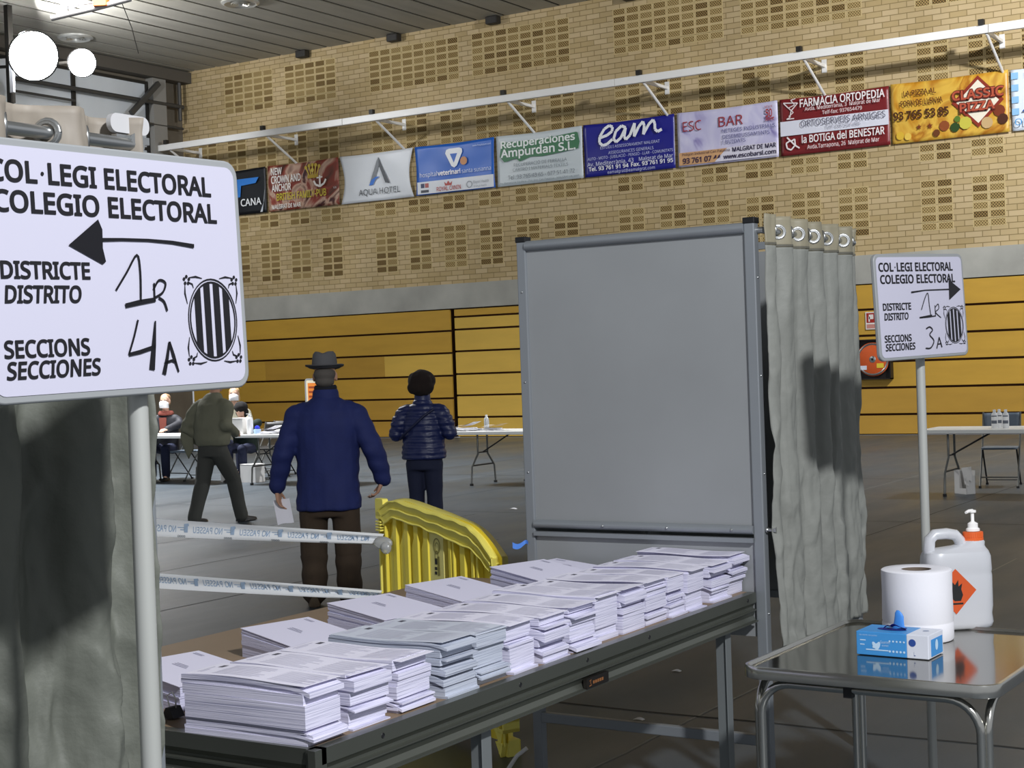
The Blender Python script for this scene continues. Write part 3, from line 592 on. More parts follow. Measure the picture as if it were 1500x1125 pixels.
# ================================================================== VOTING BOOTHS
M_booth = mat('booth_grey_metal', '#8b9095', .38, .35, var=(1.6, .05), bump=(120, .04, .001))
M_panel = mat('booth_grey_panel', '#96999b', .42, .25, var=(1.8, .06), bump=(180, .04, .0008))
M_cap = mat('black_plastic', '#131416', .5); M_zinc = mat('zinc_steel', '#b6b8b8', .28, .9)
def booth(x0, x1, y0, y1, zt, label, plate=False):
    """x1 is the curtain side, y0 the side with the solid front panel"""
    t = thing('voting_booth', label, 'booth', (x1, y0, 0)); W = x1-x0; D = y1-y0; s = .04
    for ix, px in ((0, -W+s/2), (1, -s/2)):
        for iy, py in ((0, s/2), (1, D-s/2)):
            z0 = .6 if (iy and not ix) else 0
            mb = MB(); mb.box((px, py, (zt+z0)/2), (s, s, zt-z0)); p = mb.build('post', M_booth, t, bevel=.004)
            mb = MB(); mb.box((px, py, zt+.004), (s+.006, s+.006, .022)); mb.build('end_cap', M_cap, p, bevel=.003)
            if iy == 0:
                mb = MB()
                for z in (.7, 1.2, 1.55, 1.9): mb.ball((px+(s/2 if ix else 0), py-(0 if ix else s/2), z), .0045, 0, 8, 5)
                mb.build_each('rivet', M_zinc, p, smooth=50)
    fy = .012
    mb = MB(); mb.obox((-W+s, fy, 1.0), X_*(W-2*s), Y_*.012, Z_*(zt-1.03)); mb.build('upper_panel', M_panel, t)
    mb = MB(); mb.obox((-W+s, fy, .617), X_*(W-2*s), Y_*.012, Z_*.345); mb.build('lower_panel', M_panel, t)
    mb = MB(); mb.tube([(-W+s, .01, zt-.022), (-s, .01, zt-.022)], .02, 12); mb.build('top_rail', M_booth, t, smooth=40)
    mb = MB(); mb.tube([(-W+s, .004, 1.0), (-s, .004, 1.0)], .016, 12); mb.obox((-W+s, -.01, .955), X_*(W-2*s), Y_*.025, Z_*.016); mb.build('middle_rail', M_booth, t, smooth=40)
    mb = MB()
    for k in (.35, .62, .88): mb.ball((-W+W*k, -.013, 1.0), .005, 0, 8, 5)
    mb.build_each('rivet', M_zinc, t, smooth=50)
    mb = MB(); mb.obox((-W+s, .0, .225), X_*(W-2*s), Y_*.03, Z_*.038); mb.build('cross_bar', M_booth, t, bevel=.003)
    mb = MB(); mb.obox((-W+.012, s, .6), X_*.012, Y_*(D-2*s), Z_*(zt-.64)); mb.build('side_panel', M_panel, t)
    mb = MB(); mb.obox((-W+s, D-.025, .6), X_*(W-2*s), Y_*.012, Z_*(zt-.64)); mb.build('back_panel', M_panel, t)
    for z in (zt-.03, .6):
        mb = MB(); mb.obox((-W+.01, s, z), X_*.03, Y_*(D-2*s), Z_*.03); mb.obox((-W+s, D-.035, z), X_*(W-2*s), Y_*.03, Z_*.03); mb.build_each('frame_bar', M_booth, t)
    mb = MB(); mb.tube([(.02, .03, zt-.032), (.02, D-.03, zt-.032)], .0125, 12)
    for py in (.03, D-.03): mb.tube([(-.03, py, zt-.032), (.024, py, zt-.032)], .012, 10)
    mb.build('curtain_rod', M_zinc, t, smooth=40)
    mb = MB(); mb.tube([(0, .02, 1.0), (.035, .02, 1.0)], .006, 8); mb.lathe([(.0, 0), (.011, 0), (.011, .01), (0, .01)], (.03, .02, 1.0), 6, axis=(1, 0, 0)); mb.lathe([(0, 0), (.012, 0), (.012, .004), (0, .004)], (.003, .02, 1.0), 12, axis=(1, 0, 0)); mb.build('bolt', M_zinc, t)
    if plate:
        mb = MB(); mb.prism(rrect(.10, .036, .016), (.012, D-.055, zt+.006), -Y_, Z_, X_*.012); mb.build('corner_plate', mat('pale_plate', '#c9c9cb', .4, .2), t, smooth=40)
        mb = MB(); mb.lathe([(0, 0), (.012, 0), (.012, .012), (0, .012)], (.02, D-.05, zt-.022), 6, axis=(1, 0, 0)); mb.bar((.016, D-.005, zt-.022), (.016, D-.09, zt-.022), .014, .014); mb.build('latch', M_zinc, t)
    return t
M_cloth = mat('grey_curtain_cloth', '#7f817c', .62, var=(5, .06), bump=(22, .35, .01)); M_head = mat('curtain_heading', '#8c8672', .55, var=(9, .1))
M_clothL = mat('shade_darkened_curtain_cloth', '#63665e', .62, var=(5, .06), bump=(22, .4, .01)); M_headL = mat('curtain_heading_beige', '#8d857a', .6, var=(9, .12))  # left cloth coloured darker to deepen the shade under the sign
def curtain(x, y0, y1, zt, zb, label, folds, amp, seed, mc, mh, rodz, loose=1.0, phase=0.0):
    t = thing('booth_curtain', label, 'curtain', (x, y0, 0)); L = y1-y0; rd = random.Random(seed); ph = [rd.uniform(-.5, .5) for _ in range(40)]
    def xo(v, z):
        k = v*folds+phase; f = (zt-z)/(zt-zb)
        g = math.sin(2*PI*k+ph[int(k) % 40]*f*1.2+f*.8*math.sin(v*9+seed)); g = math.copysign(abs(g)**.75, g)
        a = amp*(1-.25*f if amp < .035 else 1+.35*f)*(.75+.5*nz(v*3+seed, f*1.5))
        c = loose*(.012*nz(v*14+seed, z*3.5, seed)+.006*abs(nz(v*30, z*11, seed+3))+.016*f*nz(v*7, z*2, 5.5)+.02*f*f*abs(nz(v*16, z*8, 2.2)))
        c += loose*(-.006+.010*(1-abs(nz(v*8+seed, z*3.3-v*4, 1.1)))**4+.008*f*(1-abs(nz(v*13, z*6+v*5, seed+.5)))**5)
        return a*g+c
    def fn(u, v_): 
        z = zt-.11+(zb-zt+.11)*v_; w = u+.012*nz(u*6, z*2.5, seed)*v_
        return (xo(u, z), u*L+.03*v_*nz(u*3, z, seed), z+(.018*nz(u*8, 0, seed) if v_ > .99 else 0))
    mb = MB(); mb.grid(fn, 190, 150); mb.build('cloth', mc, t, smooth=75, solid=.0015)
    def fh(u, v_):
        z = zt+.004*nz(u*9, 0, seed)-.112*v_; return (xo(u, z), u*L, z)
    mb = MB(); mb.grid(fh, 190, 8); mb.build('heading_band', mh, t, smooth=75, solid=.002)
    mb = MB(); mb.grid(lambda u, v_: (xo(u, zt-.1)+.003, u*L, zt-.102-.008*v_), 190, 1); mb.build('hem_seam', mat('curtain_seam', '#5c5a50', .7), t, solid=.001)
    for k in range(2*folds):
        v = (k/2-phase)/folds
        if v <= .01 or v > .985: continue
        y = v*L; e = .004; d = Vector((xo(v+e, rodz)-xo(v-e, rodz), 2*e*L, 0)).normalized(); nrm = Vector((d.y, -d.x, 0)); c = Vector((xo(v, rodz), y, rodz))
        mb = MB(); ring(mb, .017, .027, c+nrm*.004, d, Z_, 0, 20); ring(mb, .017, .027, c-nrm*.004, d, Z_, 0, 20)
        mb.tube([c+d*.024*math.cos(2*PI*j/16)+Z_*.024*math.sin(2*PI*j/16) for j in range(17)], .005, 8); mb.build('eyelet', M_zinc, t, smooth=50)
    return t
bo = booth(-3.16, -2.165, 5.09, 6.09, 2.10, 'grey metal voting booth with a solid panel at the far end of the ballot table')
curtain(-2.135, 5.10, 6.06, 2.125, .56, 'wrinkled grey curtain on the voting booth beside the stainless table', 6, .032, 7, M_cloth, M_head, 2.068)
bl = booth(-3.2, -2.2, 1.18, 2.175, 2.10, 'grey voting booth behind the large sign at the left edge', True)
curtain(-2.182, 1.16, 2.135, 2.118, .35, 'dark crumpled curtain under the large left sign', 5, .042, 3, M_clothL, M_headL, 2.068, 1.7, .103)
# blue ribbon on the far booth's left post
mb = MB(); p = Vector((-3.150, 5.085, .985)); q = onz(748, 806, .0); d = -CR
mb.grid(lambda u, v: tuple(p+d*u*.055+Z_*(-.06-.012*u+.012*(v-.5)*(1+u)+.006*math.sin(u*7))+Y_*(.01*math.sin(u*5))), 10, 3)
tag(mb.build('ribbon', mat('blue_ribbon', '#4f86e0', .5), solid=.001), 'small blue ribbon end sticking out from the left post of the booth', 'ribbon')
# ================================================================== BALLOT TABLE
TZ = .78; TX0, TX1, TY0, TY1 = -3.50, -2.185, 2.62, 5.075
M_ply = mat('brown_plywood', '#84705a', .55, var=(2.5, .12, (1, .25, 1)), bump=(60, .05, .001)); M_alu = mat('table_rail_metal', '#6f726a', .33, .75, var=(3, .08, (1, .3, 1)))
M_leg = mat('table_leg_grey', '#7a7f80', .45, .3)
tb = thing('ballot_table', 'long plywood topped table with a grooved metal edge under the ballot stacks', 'table', ((TX0+TX1)/2, (TY0+TY1)/2, 0)); hx, hy = (TX1-TX0)/2, (TY1-TY0)/2
mb = MB(); out = [(-hx+.0, -hy+.013), (hx-.0135, -hy+.013), (hx-.0135, hy), (-hx+.14, hy)]+[(-hx+.14-.14*math.sin(R_(90*k/6)), hy-.14+.14*math.cos(R_(90*k/6))) for k in range(1, 7)]
mb.prism(out, (0, 0, TZ-.016), X_, Y_, Z_*.016); mb.build('top', M_ply, tb)
def rail_profile(mb, p, q, nrm):   # grooved two step edge
    prof = [(0, 0), (.0, -.036), (-.006, -.042), (-.012, -.05), (-.012, -.058), (.002, -.060), (.002, -.064), (-.004, -.068), (-.012, -.084), (-.004, -.098), (.006, -.100), (.006, -.105), (-.03, -.105), (-.03, 0)]
    p, q = Vector(p), Vector(q); mb.loft([[e+nrm*x+Z_*z for x, z in prof] for e in (p, q)], 0, True)
for nm, p, q, n in (('edge_rail', (hx-.012, -hy+.006, TZ+.001), (hx-.012, hy, TZ+.001), X_), ('end_rail', (-hx, -hy+.012, TZ+.001), (hx-.012, -hy+.012, TZ+.001), -Y_)):
    mb = MB(); rail_profile(mb, p, q, n)
    if nm == 'end_rail': mb.obox((hx-.03, -hy-.001, TZ-.104), X_*.0205, Y_*.024, Z_*.1055)
    o = mb.build(nm, M_alu, tb, recalc=True)
    mb = MB()
    for k in (.1, .35, .5, .66, .97) if nm == 'edge_rail' else (.5,):
        c = Vector(p).lerp(Vector(q), k)+Z_*-.02; mb.lathe([(.0, .0005), (.004, .0005), (.006, .0015), (.007, 0)], c, 12, axis=n)
    mb.build_each('screw', M_cap, o)
mb = MB(); mb.box((hx-.008, .34-hy+.95-.02, TZ-.084), (.012, .13, .03)); o = mb.build('maker_plate', mat('plate_black', '#191512', .4), tb)
mb = MB(); mb.stroke([(-.05, .006, .003), (-.04, .009, .003), (-.045, 0, .003), (-.038, -.006, .003), (-.052, -.008, .003)], (hx-.0015, 1.27-hy, TZ-.084), Y_, Z_)
for k in range(5): mb.poly(rect(-.03+.013*k, -.02+.013*k, -.005, .004), (hx-.0015, 1.27-hy, TZ-.084), Y_, Z_)
mb.build('plate_print', mat('plate_gold', '#8a5a34', .4), o)
for x, y in ((hx-.06, .735-hy), (hx-.06, 2.27-hy), (-hx+.06, .15-hy), (-hx+.06, 1.75-hy)):
    mb = MB(); mb.obox((x-.02, y-.02, 0), X_*.04, Y_*.04, Z_*(TZ-.09)); mb.obox((x+.0195, y-.03, 0), X_*.003, Y_*.045, Z_*(TZ-.09)); l = mb.build('leg', M_leg, tb, bevel=.002)
    mb = MB(); mb.box((x, y, .008), (.05, .05, .016)); mb.build('foot', M_cap, l)
for y in (.80-hy, 2.2-hy):
    mb = MB(); mb.obox((-hx+.03, y-.02, TZ-.1), X_*(2*hx-.06), Y_*.04, Z_*.05); mb.build('cross_bar', M_leg, tb)
# ================================================================== BALLOT STACKS
def paper_mat(name, col, edge):
    m = mat(name, col, .6); nt = m.node_tree; b = nt.nodes['Principled BSDF']
    tc = nt.nodes.new('ShaderNodeTexCoord'); mp = nt.nodes.new('ShaderNodeMapping'); mp.inputs['Scale'].default_value = (3, 3, 420); nt.links.new(tc.outputs['Object'], mp.inputs[0])
    n = nt.nodes.new('ShaderNodeTexNoise'); n.inputs['Scale'].default_value = 1; n.inputs['Detail'].default_value = 3; nt.links.new(mp.outputs[0], n.inputs[0])
    rp = nt.nodes.new('ShaderNodeValToRGB'); nt.links.new(n.outputs[0], rp.inputs[0]); e = rp.color_ramp.elements
    e[0].position = .33; e[0].color = lin(edge); e[1].position = .52; e[1].color = lin(col); nt.links.new(rp.outputs[0], b.inputs['Base Color'])
    bp = nt.nodes.new('ShaderNodeBump'); bp.inputs['Strength'].default_value = .5; bp.inputs['Distance'].default_value = .002; nt.links.new(n.outputs[0], bp.inputs['Height']); nt.links.new(bp.outputs[0], b.inputs['Normal'])
    return m
M_pap = paper_mat('paper_sheets', '#dcdaee', '#9b9cb8'); M_papb = paper_mat('paper_sheets_bluish', '#bcc2d0', '#8890a4')
M_top = mat('paper_top_sheet', '#e6e4f4', .6); M_topb = mat('paper_top_bluish', '#c6cbd8', .6); M_prt = mat('faint_print', '#c6c5d8', .6); M_prtd = mat('dark_print', '#4a4a58', .6)
def slab(mb, L, w, z0, z1, dx, dy, rot, wave, ph, over=0, curl=0, sk=0):
    """one bundle of sheets: a wavy block, long axis x (0 at the near end)"""
    n = 14; rings = []; c, s = math.cos(rot), math.sin(rot)
    for i in range(n+1):
        u = i/n; x = -L+u*(L+over)+dx; zz = wave*math.sin(u*PI*1.7+ph); k = max(0, u-.8)/.2; zz -= curl*k*k
        r = []
        for y, z in ((0, z0), (w, z0), (w, z1), (0, z1)):
            yy = y-w/2+dy; r.append((c*x-s*yy, s*x+c*yy+sk*z, z+zz))
        rings.append(r)
    mb.loft(rings, 0, True)
def stack(x, y, w, L, h, label, seed, bluish=False, rz=0.0):
    rd = random.Random(seed); t = thing('ballot_stack', label, 'paper stack', (x, y, TZ), rz, 'stacks of long ballots along the table front'); mb = MB(); z = .0; zs = []; lean = rd.uniform(-.05, .05)
    last = (0, 0, 0)
    while z < h-.006:
        th = min(rd.choice([.004, .007, .010, .016, .024]), h-z); brk = rd.random()
        dx, dy, ro = last if brk < .45 else (rd.uniform(-.009, .006), rd.uniform(-.006, .006), rd.uniform(-.016, .016)); last = (dx, dy, ro)
        f = z/h; curl = 0; over = 0
        if brk > .72: over, curl = rd.uniform(.008, .022), min(z*.8, rd.uniform(.004, .018))
        slab(mb, L, w, z+.0003, z+th, dx, dy+lean*z, ro, .0028*f, 1.0+seed, over, curl)
        z += th
    mb.build('sheets', M_papb if bluish else M_pap, t, smooth=20)
    mb = MB(); dx, dy, ro = rd.uniform(0, .01), rd.uniform(-.003, .003)+lean*h, rd.uniform(-.02, .02); slab(mb, L, w+.003, z+.0006, z+.0016, dx, dy, ro, .003, 1.0+seed, rd.uniform(.0, .012), rd.uniform(-.004, .004))
    top = mb.build('top_sheet', M_topb if bluish else M_top, t, smooth=30)
    mb = MB(); wv = lambda X: .003*math.sin(((X-dx+L)/L)*PI*1.7+1.0+seed)
    def patch(xa, xb, ya, yb, mi):
        n = max(1, int((xb-xa)/.03)); vs = []
        for i in range(n+1):
            X = xa+(xb-xa)*i/n; zz = z+.0021+wv(X); vs += [(X, ya, zz), (X, yb, zz)]
        mb.add(vs, [(2*i, 2*i+2, 2*i+3, 2*i+1) for i in range(n)], mi)
    q = w/2-.008
    for k in range(11):
        yy = -q+.012+k*(2*q-.024)/10+dy
        patch(-L+.07+rd.uniform(0, .004), -L+.07+rd.uniform(.10, .15), yy, yy+.0022, 0); patch(-L+.24, -L+.24+rd.uniform(.08, .13), yy, yy+.0022, 0)
    patch(-L+.02, -L+.024, -q+.02+dy, q-.03+dy, 0); patch(-L+.03, -L+.034, -q+.02+dy, q-.06+dy, 0); patch(-L+.035, -L+.05, q-.035+dy, q-.012+dy, 1)
    mb.build('print', [M_prt, M_prtd], top)
    return t
def edge_y(px): p = onz(px, 1100-.3515*(px-455)-5, TZ); return p.y
edges = [505, 578, 644, 702, 751, 793, 839, 882, 919, 955, 989, 1016, 1043, 1080, 1105]
order = ['first and nearest', 'second', 'third', 'fourth', 'fifth', 'sixth', 'seventh', 'eighth', 'ninth', 'tenth', 'eleventh', 'twelfth', 'thirteenth', 'fourteenth']
y_prev = 2.640
ys = []
for i, ex in enumerate(edges):
    y1 = edge_y(ex); ys.append(y1)
hs = [.140, .137, .132, .138, .135, .134, .138, .133, .14, .136, .135, .133, .142, .138, .146]
for i, y1 in enumerate(ys):
    y0 = 2.640 if i == 0 else ys[i-1]+.012; w = min(.150, max(.116, y1-y0))-.004; blu = i in (3, 4)
    lab = ('bluish grey ballot stack, ' if blu else 'white ballot stack, ')+(order[i]+' from the near end of the front row' if i < 14 else 'farthest in the front row, against the booth panel')
    stack(-2.242-.004*(i % 3), y1-w/2, w, .362, hs[i], lab, 30+i, blu, R_(random.Random(i).uniform(-1.0, 1.5)))
print('stack ys', [round(v, 3) for v in ys])
# blocks of white envelopes at the back of the table
M_env = paper_mat('envelope_edges', '#cfcee6', '#a9aac6'); M_envt = mat('envelope_top', '#dedcf0', .6)
def envelopes(px, py, rz, a, b, h, label, seed, tilt=0.0, flip=0.0):
    """(px, py): pixel of the near lower corner on the table"""
    p = onz(px, py, TZ); t = thing('envelope_stack', label, 'paper stack', (p.x, p.y, TZ), rz, 'blocks of white envelopes at the back'); mb = MB(); rd = random.Random(seed); z = 0
    while z < h-.004:
        th = min(rd.choice([.006, .012, .018, .026]), h-z); dx, dy = rd.uniform(-.003, .003), rd.uniform(-.003, .003)
        o = Vector((dx, dy, z+.0003)); f = z/h; f1 = (z+th)/h
        vs = [(dx, dy, z), (a+dx, dy, z+tilt*f), (a+dx, b+dy, z+tilt*f), (dx, b+dy, z), (dx, dy, z+th-.0004), (a+dx, dy, z+th-.0004+tilt*f1), (a+dx, b+dy, z+th-.0004+tilt*f1), (dx, b+dy, z+th-.0004)]
        mb.add(vs, [(0, 3, 2, 1), (4, 5, 6, 7), (0, 1, 5, 4), (1, 2, 6, 5), (2, 3, 7, 6), (3, 0, 4, 7)]); z += th
    mb.build('envelopes', M_env, t)
    tp = lambda x, y, e=.0012: (x, y, h+e+tilt*x/a)
    mb = MB(); mb.add([tp(-.003, -.002), tp(a+.004, -.003), tp(a+.003, b+.003), tp(-.002, b+.003), tp(-.003, -.002, 0), tp(a+.004, -.003, 0), tp(a+.003, b+.003, 0), tp(-.002, b+.003, 0)], [(0, 1, 2, 3), (7, 6, 5, 4), (0, 4, 5, 1), (1, 5, 6, 2), (2, 6, 7, 3), (3, 7, 4, 0)]); top = mb.build('top_envelope', M_envt, t)
    mb = MB()
    for k in range(3): mb.add([tp(.08, b*.45+k*.008, .0018), tp(.08+.07-.008*k, b*.45+k*.008, .0018), tp(.08+.07-.008*k, b*.45+k*.008+.003, .0018), tp(.08, b*.45+k*.008+.003, .0018)], [(0, 1, 2, 3)])
    for k in range(2): mb.add([tp(.015, b-.02-k*.007, .0018), tp(.06, b-.02-k*.007, .0018), tp(.06, b-.017-k*.007, .0018), tp(.015, b-.017-k*.007, .0018)], [(0, 1, 2, 3)])
    mb.build('print', mat('grey_print', '#8f8fa8', .6), top)
    return t
_e = envelopes
def env(x, y, rz, a, b, h, label, seed, tilt):
    class _P: pass
    global onz
    keep = onz; onz = lambda *k: Vector((x, y, TZ+.0006))
    try: return _e(0, 0, R_(rz), a, b, h, label, seed, tilt)
    finally: onz = keep
env(-3.05, 2.86, -14, .29, .24, .085, 'white envelope block at the near end, half hidden by the left booth post', 61, -.02)
env(-3.13, 3.42, -15, .30, .24, .085, 'greyish envelope block second from the near end of the back row', 62, -.03)
env(-3.125, 3.82, -15, .29, .25, .10, 'white envelope block third in the back row with thick loose envelopes on top', 63, -.025)
env(-3.12, 4.235, -15, .29, .25, .10, 'white envelope block in front of the yellow barrier', 64, -.03)
env(-2.985, 4.56, -18, .30, .25, .125, 'tall white envelope block just left of the far ballot stacks', 65, -.03)
env(-3.02, 4.86, -8, .26, .18, .095, 'white envelope block farthest back, against the booth panel', 66, -.02)
# black binder clip between stack and curtain
t = thing('binder_clip', 'small black clip on the table beside the nearest ballot stack', 'clip', (*onz(254, 1052, TZ).xy, TZ+.004))
mb = MB(); mb.prism([(-.02, 0), (.02, 0), (.006, .025), (-.006, .025)], (0, -.02, 0), X_, Z_, Y_*.04); mb.build('body', M_cap, t)
mb = MB(); mb.tube([(-.01, .0, .02), (-.02, .0, .05), (0, .0, .06), (.01, 0, .045), (.01, 0, .022)], .002, 6); mb.build('wire_handle', M_zinc, t)
# ================================================================== STAINLESS TABLE
M_ss = mat('polished_steel_top', '#8f8d86', .10, .95, bump=(3, .02, .01)); M_chr = mat('steel_tube', '#c2c1bb', .16, .95)
p0 = Vector((-1.462, 4.535, 0)); sx, sy = .735, .87; SZ = .72
st = thing('steel_table', 'square polished steel table with tube legs at the right', 'table', p0, R_(-1.0))
mb = MB(); mb.prism(rrect(sx-.016, sy-.016, .055), (0, 0, SZ-.02), X_, Y_, Z_*.015); mb.build('top', M_ss, st, smooth=40)
mb = MB(); pts = rrect(sx, sy, .06, 7); pr_ = [(0, -.032), (.004, -.030), (.005, -.004), (.002, .004), (-.006, .005), (-.012, -.004)]
rings = []
for i, (x, y) in enumerate(pts):
    a = Vector((pts[i-1][0], pts[i-1][1], 0)); c = Vector((pts[(i+1) % len(pts)][0], pts[(i+1) % len(pts)][1], 0)); d = (c-a).normalized(); n = Vector((d.y, -d.x, 0))
    rings.append([Vector((x, y, SZ))+n*u+Z_*v for u, v in pr_])
rings.append(rings[0]); mb.loft(rings, 0, False); mb.build('rim', M_chr, st, smooth=40)
def arch(a, b, z1, r, drop=0):
    a, b = Vector(a), Vector(b); d = (b-a).normalized(); pts = [a]
    for k in range(8): t_ = R_(90*k/7); pts.append(Vector((a.x, a.y, z1-r))+d*r*(1-math.cos(t_))+Z_*r*math.sin(t_))
    for k in range(8): t_ = R_(90*(7-k)/7); pts.append(Vector((b.x, b.y, z1-r))-d*r*(1-math.cos(t_))+Z_*r*math.sin(t_))
    pts.append(b); return pts
hx2, hy2 = sx/2-.035, sy/2-.035
for a, b in (((-hx2+.015, -hy2), (hx2-.015, -hy2)), ((hx2, -hy2+.015), (hx2, hy2-.015)), ((hx2-.015, hy2), (-hx2+.015, hy2)), ((-hx2, hy2-.015), (-hx2, -hy2+.015))):
    mb = MB(); mb.tube(arch((*a, .01), (*b, .01), SZ-.045, .09), .0125, 12); f = mb.build('leg_frame', M_chr, st, smooth=50)
    mb = MB()
    for q in (a, b): mb.lathe([(0, 0), (.016, 0), (.016, .03), (.013, .03)], (*q, 0), 12)
    mb.build_each('foot_cap', M_cap, f)
mb = MB()
for q in ((-.05, -hy2, 0), (hx2, 0.05, 0), (-hx2, 0, 0), (0, hy2, 0)): mb.box((q[0], q[1], SZ-.052), (.025, .025, .03))
mb.build_each('rubber_spacer', M_cap, st)
TT = SZ-.003
# glove box
gb = onz(1255, 958, TT); gd = (onz(1352, 966, TT)-gb); ga = math.atan2(gd.y, gd.x); GL, GD, GH = .222, .125, .070
t = thing('glove_box', 'blue and white box of disposable gloves on the steel table', 'box', (gb.x, gb.y, TT), ga)
M_bl = mat('box_blue', '#3f8fd2', .45, var=(9, .05)); M_wh = mat('box_white', '#d6dae6', .45); M_pr = mat('box_print_pale', '#bcd9f2', .45); M_nv = mat('dark_opening', '#15237a', .7); M_glv = mat('blue_glove', '#3d86d8', .5, sss=.0)
mb = MB(); mb.obox((0, 0, 0), X_*GL*.70, Y_*GD, Z_*GH, 0); mb.obox((GL*.70, 0, 0), X_*GL*.30, Y_*GD, Z_*GH, 1); mb.build('carton', [M_bl, M_wh], t, bevel=.002)
mb = MB(); mb.obox((GL+.0005, .02, .005), X_*.001, Y_*(GD-.03), Z_*.05); mb.build('end_panel', M_bl, t)
mb = MB(); o = (0, -.0008, 0)
text(mb, 'Guantes', o, X_, Z_, .008, .03, 0, x0=.075, y0=.038); text(mb, 'examen', o, X_, Z_, .006, .02, 0, x0=.08, y0=.029); text(mb, 'de nitrilo sin polvo', o, X_, Z_, .004, .055, 0, x0=.01, y0=.058)
for k in range(5): mb.poly(disc(.0035, 10, .104+.011*k, .016), o, X_, Z_); mb.poly(disc(.003, 10, .104+.011*k, .046), o, X_, Z_)
mb.poly(rect(.03, .1, .0155, .019), o, X_, Z_); mb.poly(rect(.012, .03, .043, .046), o, X_, Z_); mb.poly(rect(.012, .026, .03, .033), o, X_, Z_)
for dx, al in ((0, .5), (.006, 1.2), (-.004, 2.1)): mb.poly([(.062+dx+.013*math.cos(al)*math.cos(q)-.006*math.sin(al)*math.sin(q), .03+.013*math.sin(al)*math.cos(q)+.006*math.cos(al)*math.sin(q)) for q in [2*PI*k/12 for k in range(12)]], (0, -.0008-abs(dx)*.05, 0), X_, Z_)
mb.build('print', M_pr, t)
mb = MB(); mb.poly(disc(.011, 18, GL*.78, .046), o, X_, Z_, 0); mb.poly(rect(GL*.8, GL*.802, .008, .02), o, X_, Z_, 0); mb.poly(rect(GL*.8, GL*.82, .008, .01), o, X_, Z_, 0); mb.poly(disc(.009, 16, GL*.85, GD*.6), (0, 0, GH+.0008), X_, Y_, 1); mb.poly(disc(.012, 16, GD*.5, .035, .016), (GL+.0022, 0, 0), Y_, Z_, 2)
mb.build('marks', [mat('mark_navy', '#2a4a94', .5), mat('mark_grey', '#8f9bb5', .5), M_pr], t)
mb = MB(); mb.poly(disc(.045, 24, GL*.40, GD*.5, .022), (0, 0, GH+.0012), X_, Y_); mb.build('opening', M_nv, t)
mb = MB(); mb.grid(lambda u, v: (GL*.28+.07*u, GD*.42+.015*v+.01*math.sin(u*9), GH+.002+.016*math.sin(PI*u)*(1-.5*v)+.003*math.sin(u*14)), 12, 4); mb.build('inner_glove', M_nv, t, solid=.001)
mb = MB(); rings = []
for k, (z, rx, ry, ox) in enumerate(((0, .022, .006, 0), (.012, .017, .006, .0), (.025, .015, .006, .001), (.038, .014, .005, .002), (.048, .011, .004, .0), (.056, .004, .002, -.002))):
    rings.append([Vector((GL*.47+ox+rx*math.cos(q), GD*.62+ry*math.sin(q), GH+z)) for q in [2*PI*j/14 for j in range(14)]])
mb.loft(rings, 0); mb.build('pulled_glove', M_glv, t, smooth=60)
# paper roll
M_roll = mat('tissue_roll', '#e3e3ea', .85, bump=(70, .15, .002)); M_core = mat('card_core', '#6b5f54', .9)
p = onz(1349, 941, TT); p = p+Vector((CF.x, CF.y, 0)).normalized()*.075+CR*.012
t = thing('paper_roll', 'large white paper roll standing behind the glove box', 'paper roll', (p.x, p.y, TT)); RR_, RH = .108, .218
mb = MB(); mb.lathe([(.046, RH-.03), (.046, RH), (.06, RH+.001), (.104, RH+.001), (.108, RH-.002), (.1085, RH-.012), (.1075, .15), (.1095, .062), (.108, .058), (.108, .055), (.1095, .05), (.109, .005), (.106, 0), (0, 0)], n=48); mb.build('tissue', M_roll, t, smooth=50)
mb = MB(); mb.lathe([(.0465, RH-.001), (.043, RH-.001), (.043, .02), (0, .02)], n=32); mb.build('core', M_core, t, smooth=50)
# jug of gel
M_jug = mat('translucent_jug', '#d4d6dc', .32, trans=.25, sss=.15); M_or = mat('orange_cap', '#d9622a', .45); M_pump = mat('pump_white', '#e8e6e4', .4)
jb = p+Vector((CF.x*.975+CR.x*.22, CF.y*.975+CR.y*.22, 0)).normalized()*.170+CR*.134; jb.z = TT; ja = math.atan2(CR.y, CR.x)+R_(8)
t = thing('gel_jug', 'translucent white gel jug with an orange cap and pump', 'jug', (jb.x, jb.y, TT), ja); t.scale = (.95, .72, .945); JW, JD = .232, .16
def rr3(w, d, r, z, ox=0): return [Vector((ox+x, y, z)) for x, y in rrect(w, d, r, 5)]
mb = MB(); mb.loft([rr3(JW*.86, JD*.84, .03, .0), rr3(JW*.95, JD*.95, .04, .006), rr3(JW, JD, .045, .02), rr3(JW*.975, JD*.97, .045, .05), rr3(JW, JD, .045, .075), rr3(JW, JD, .045, .18), rr3(JW*.985, JD*.98, .045, .19), rr3(JW, JD, .045, .2), rr3(JW*.99, JD*.99, .05, .245), rr3(JW*.95, JD*.9, .05, .262)])
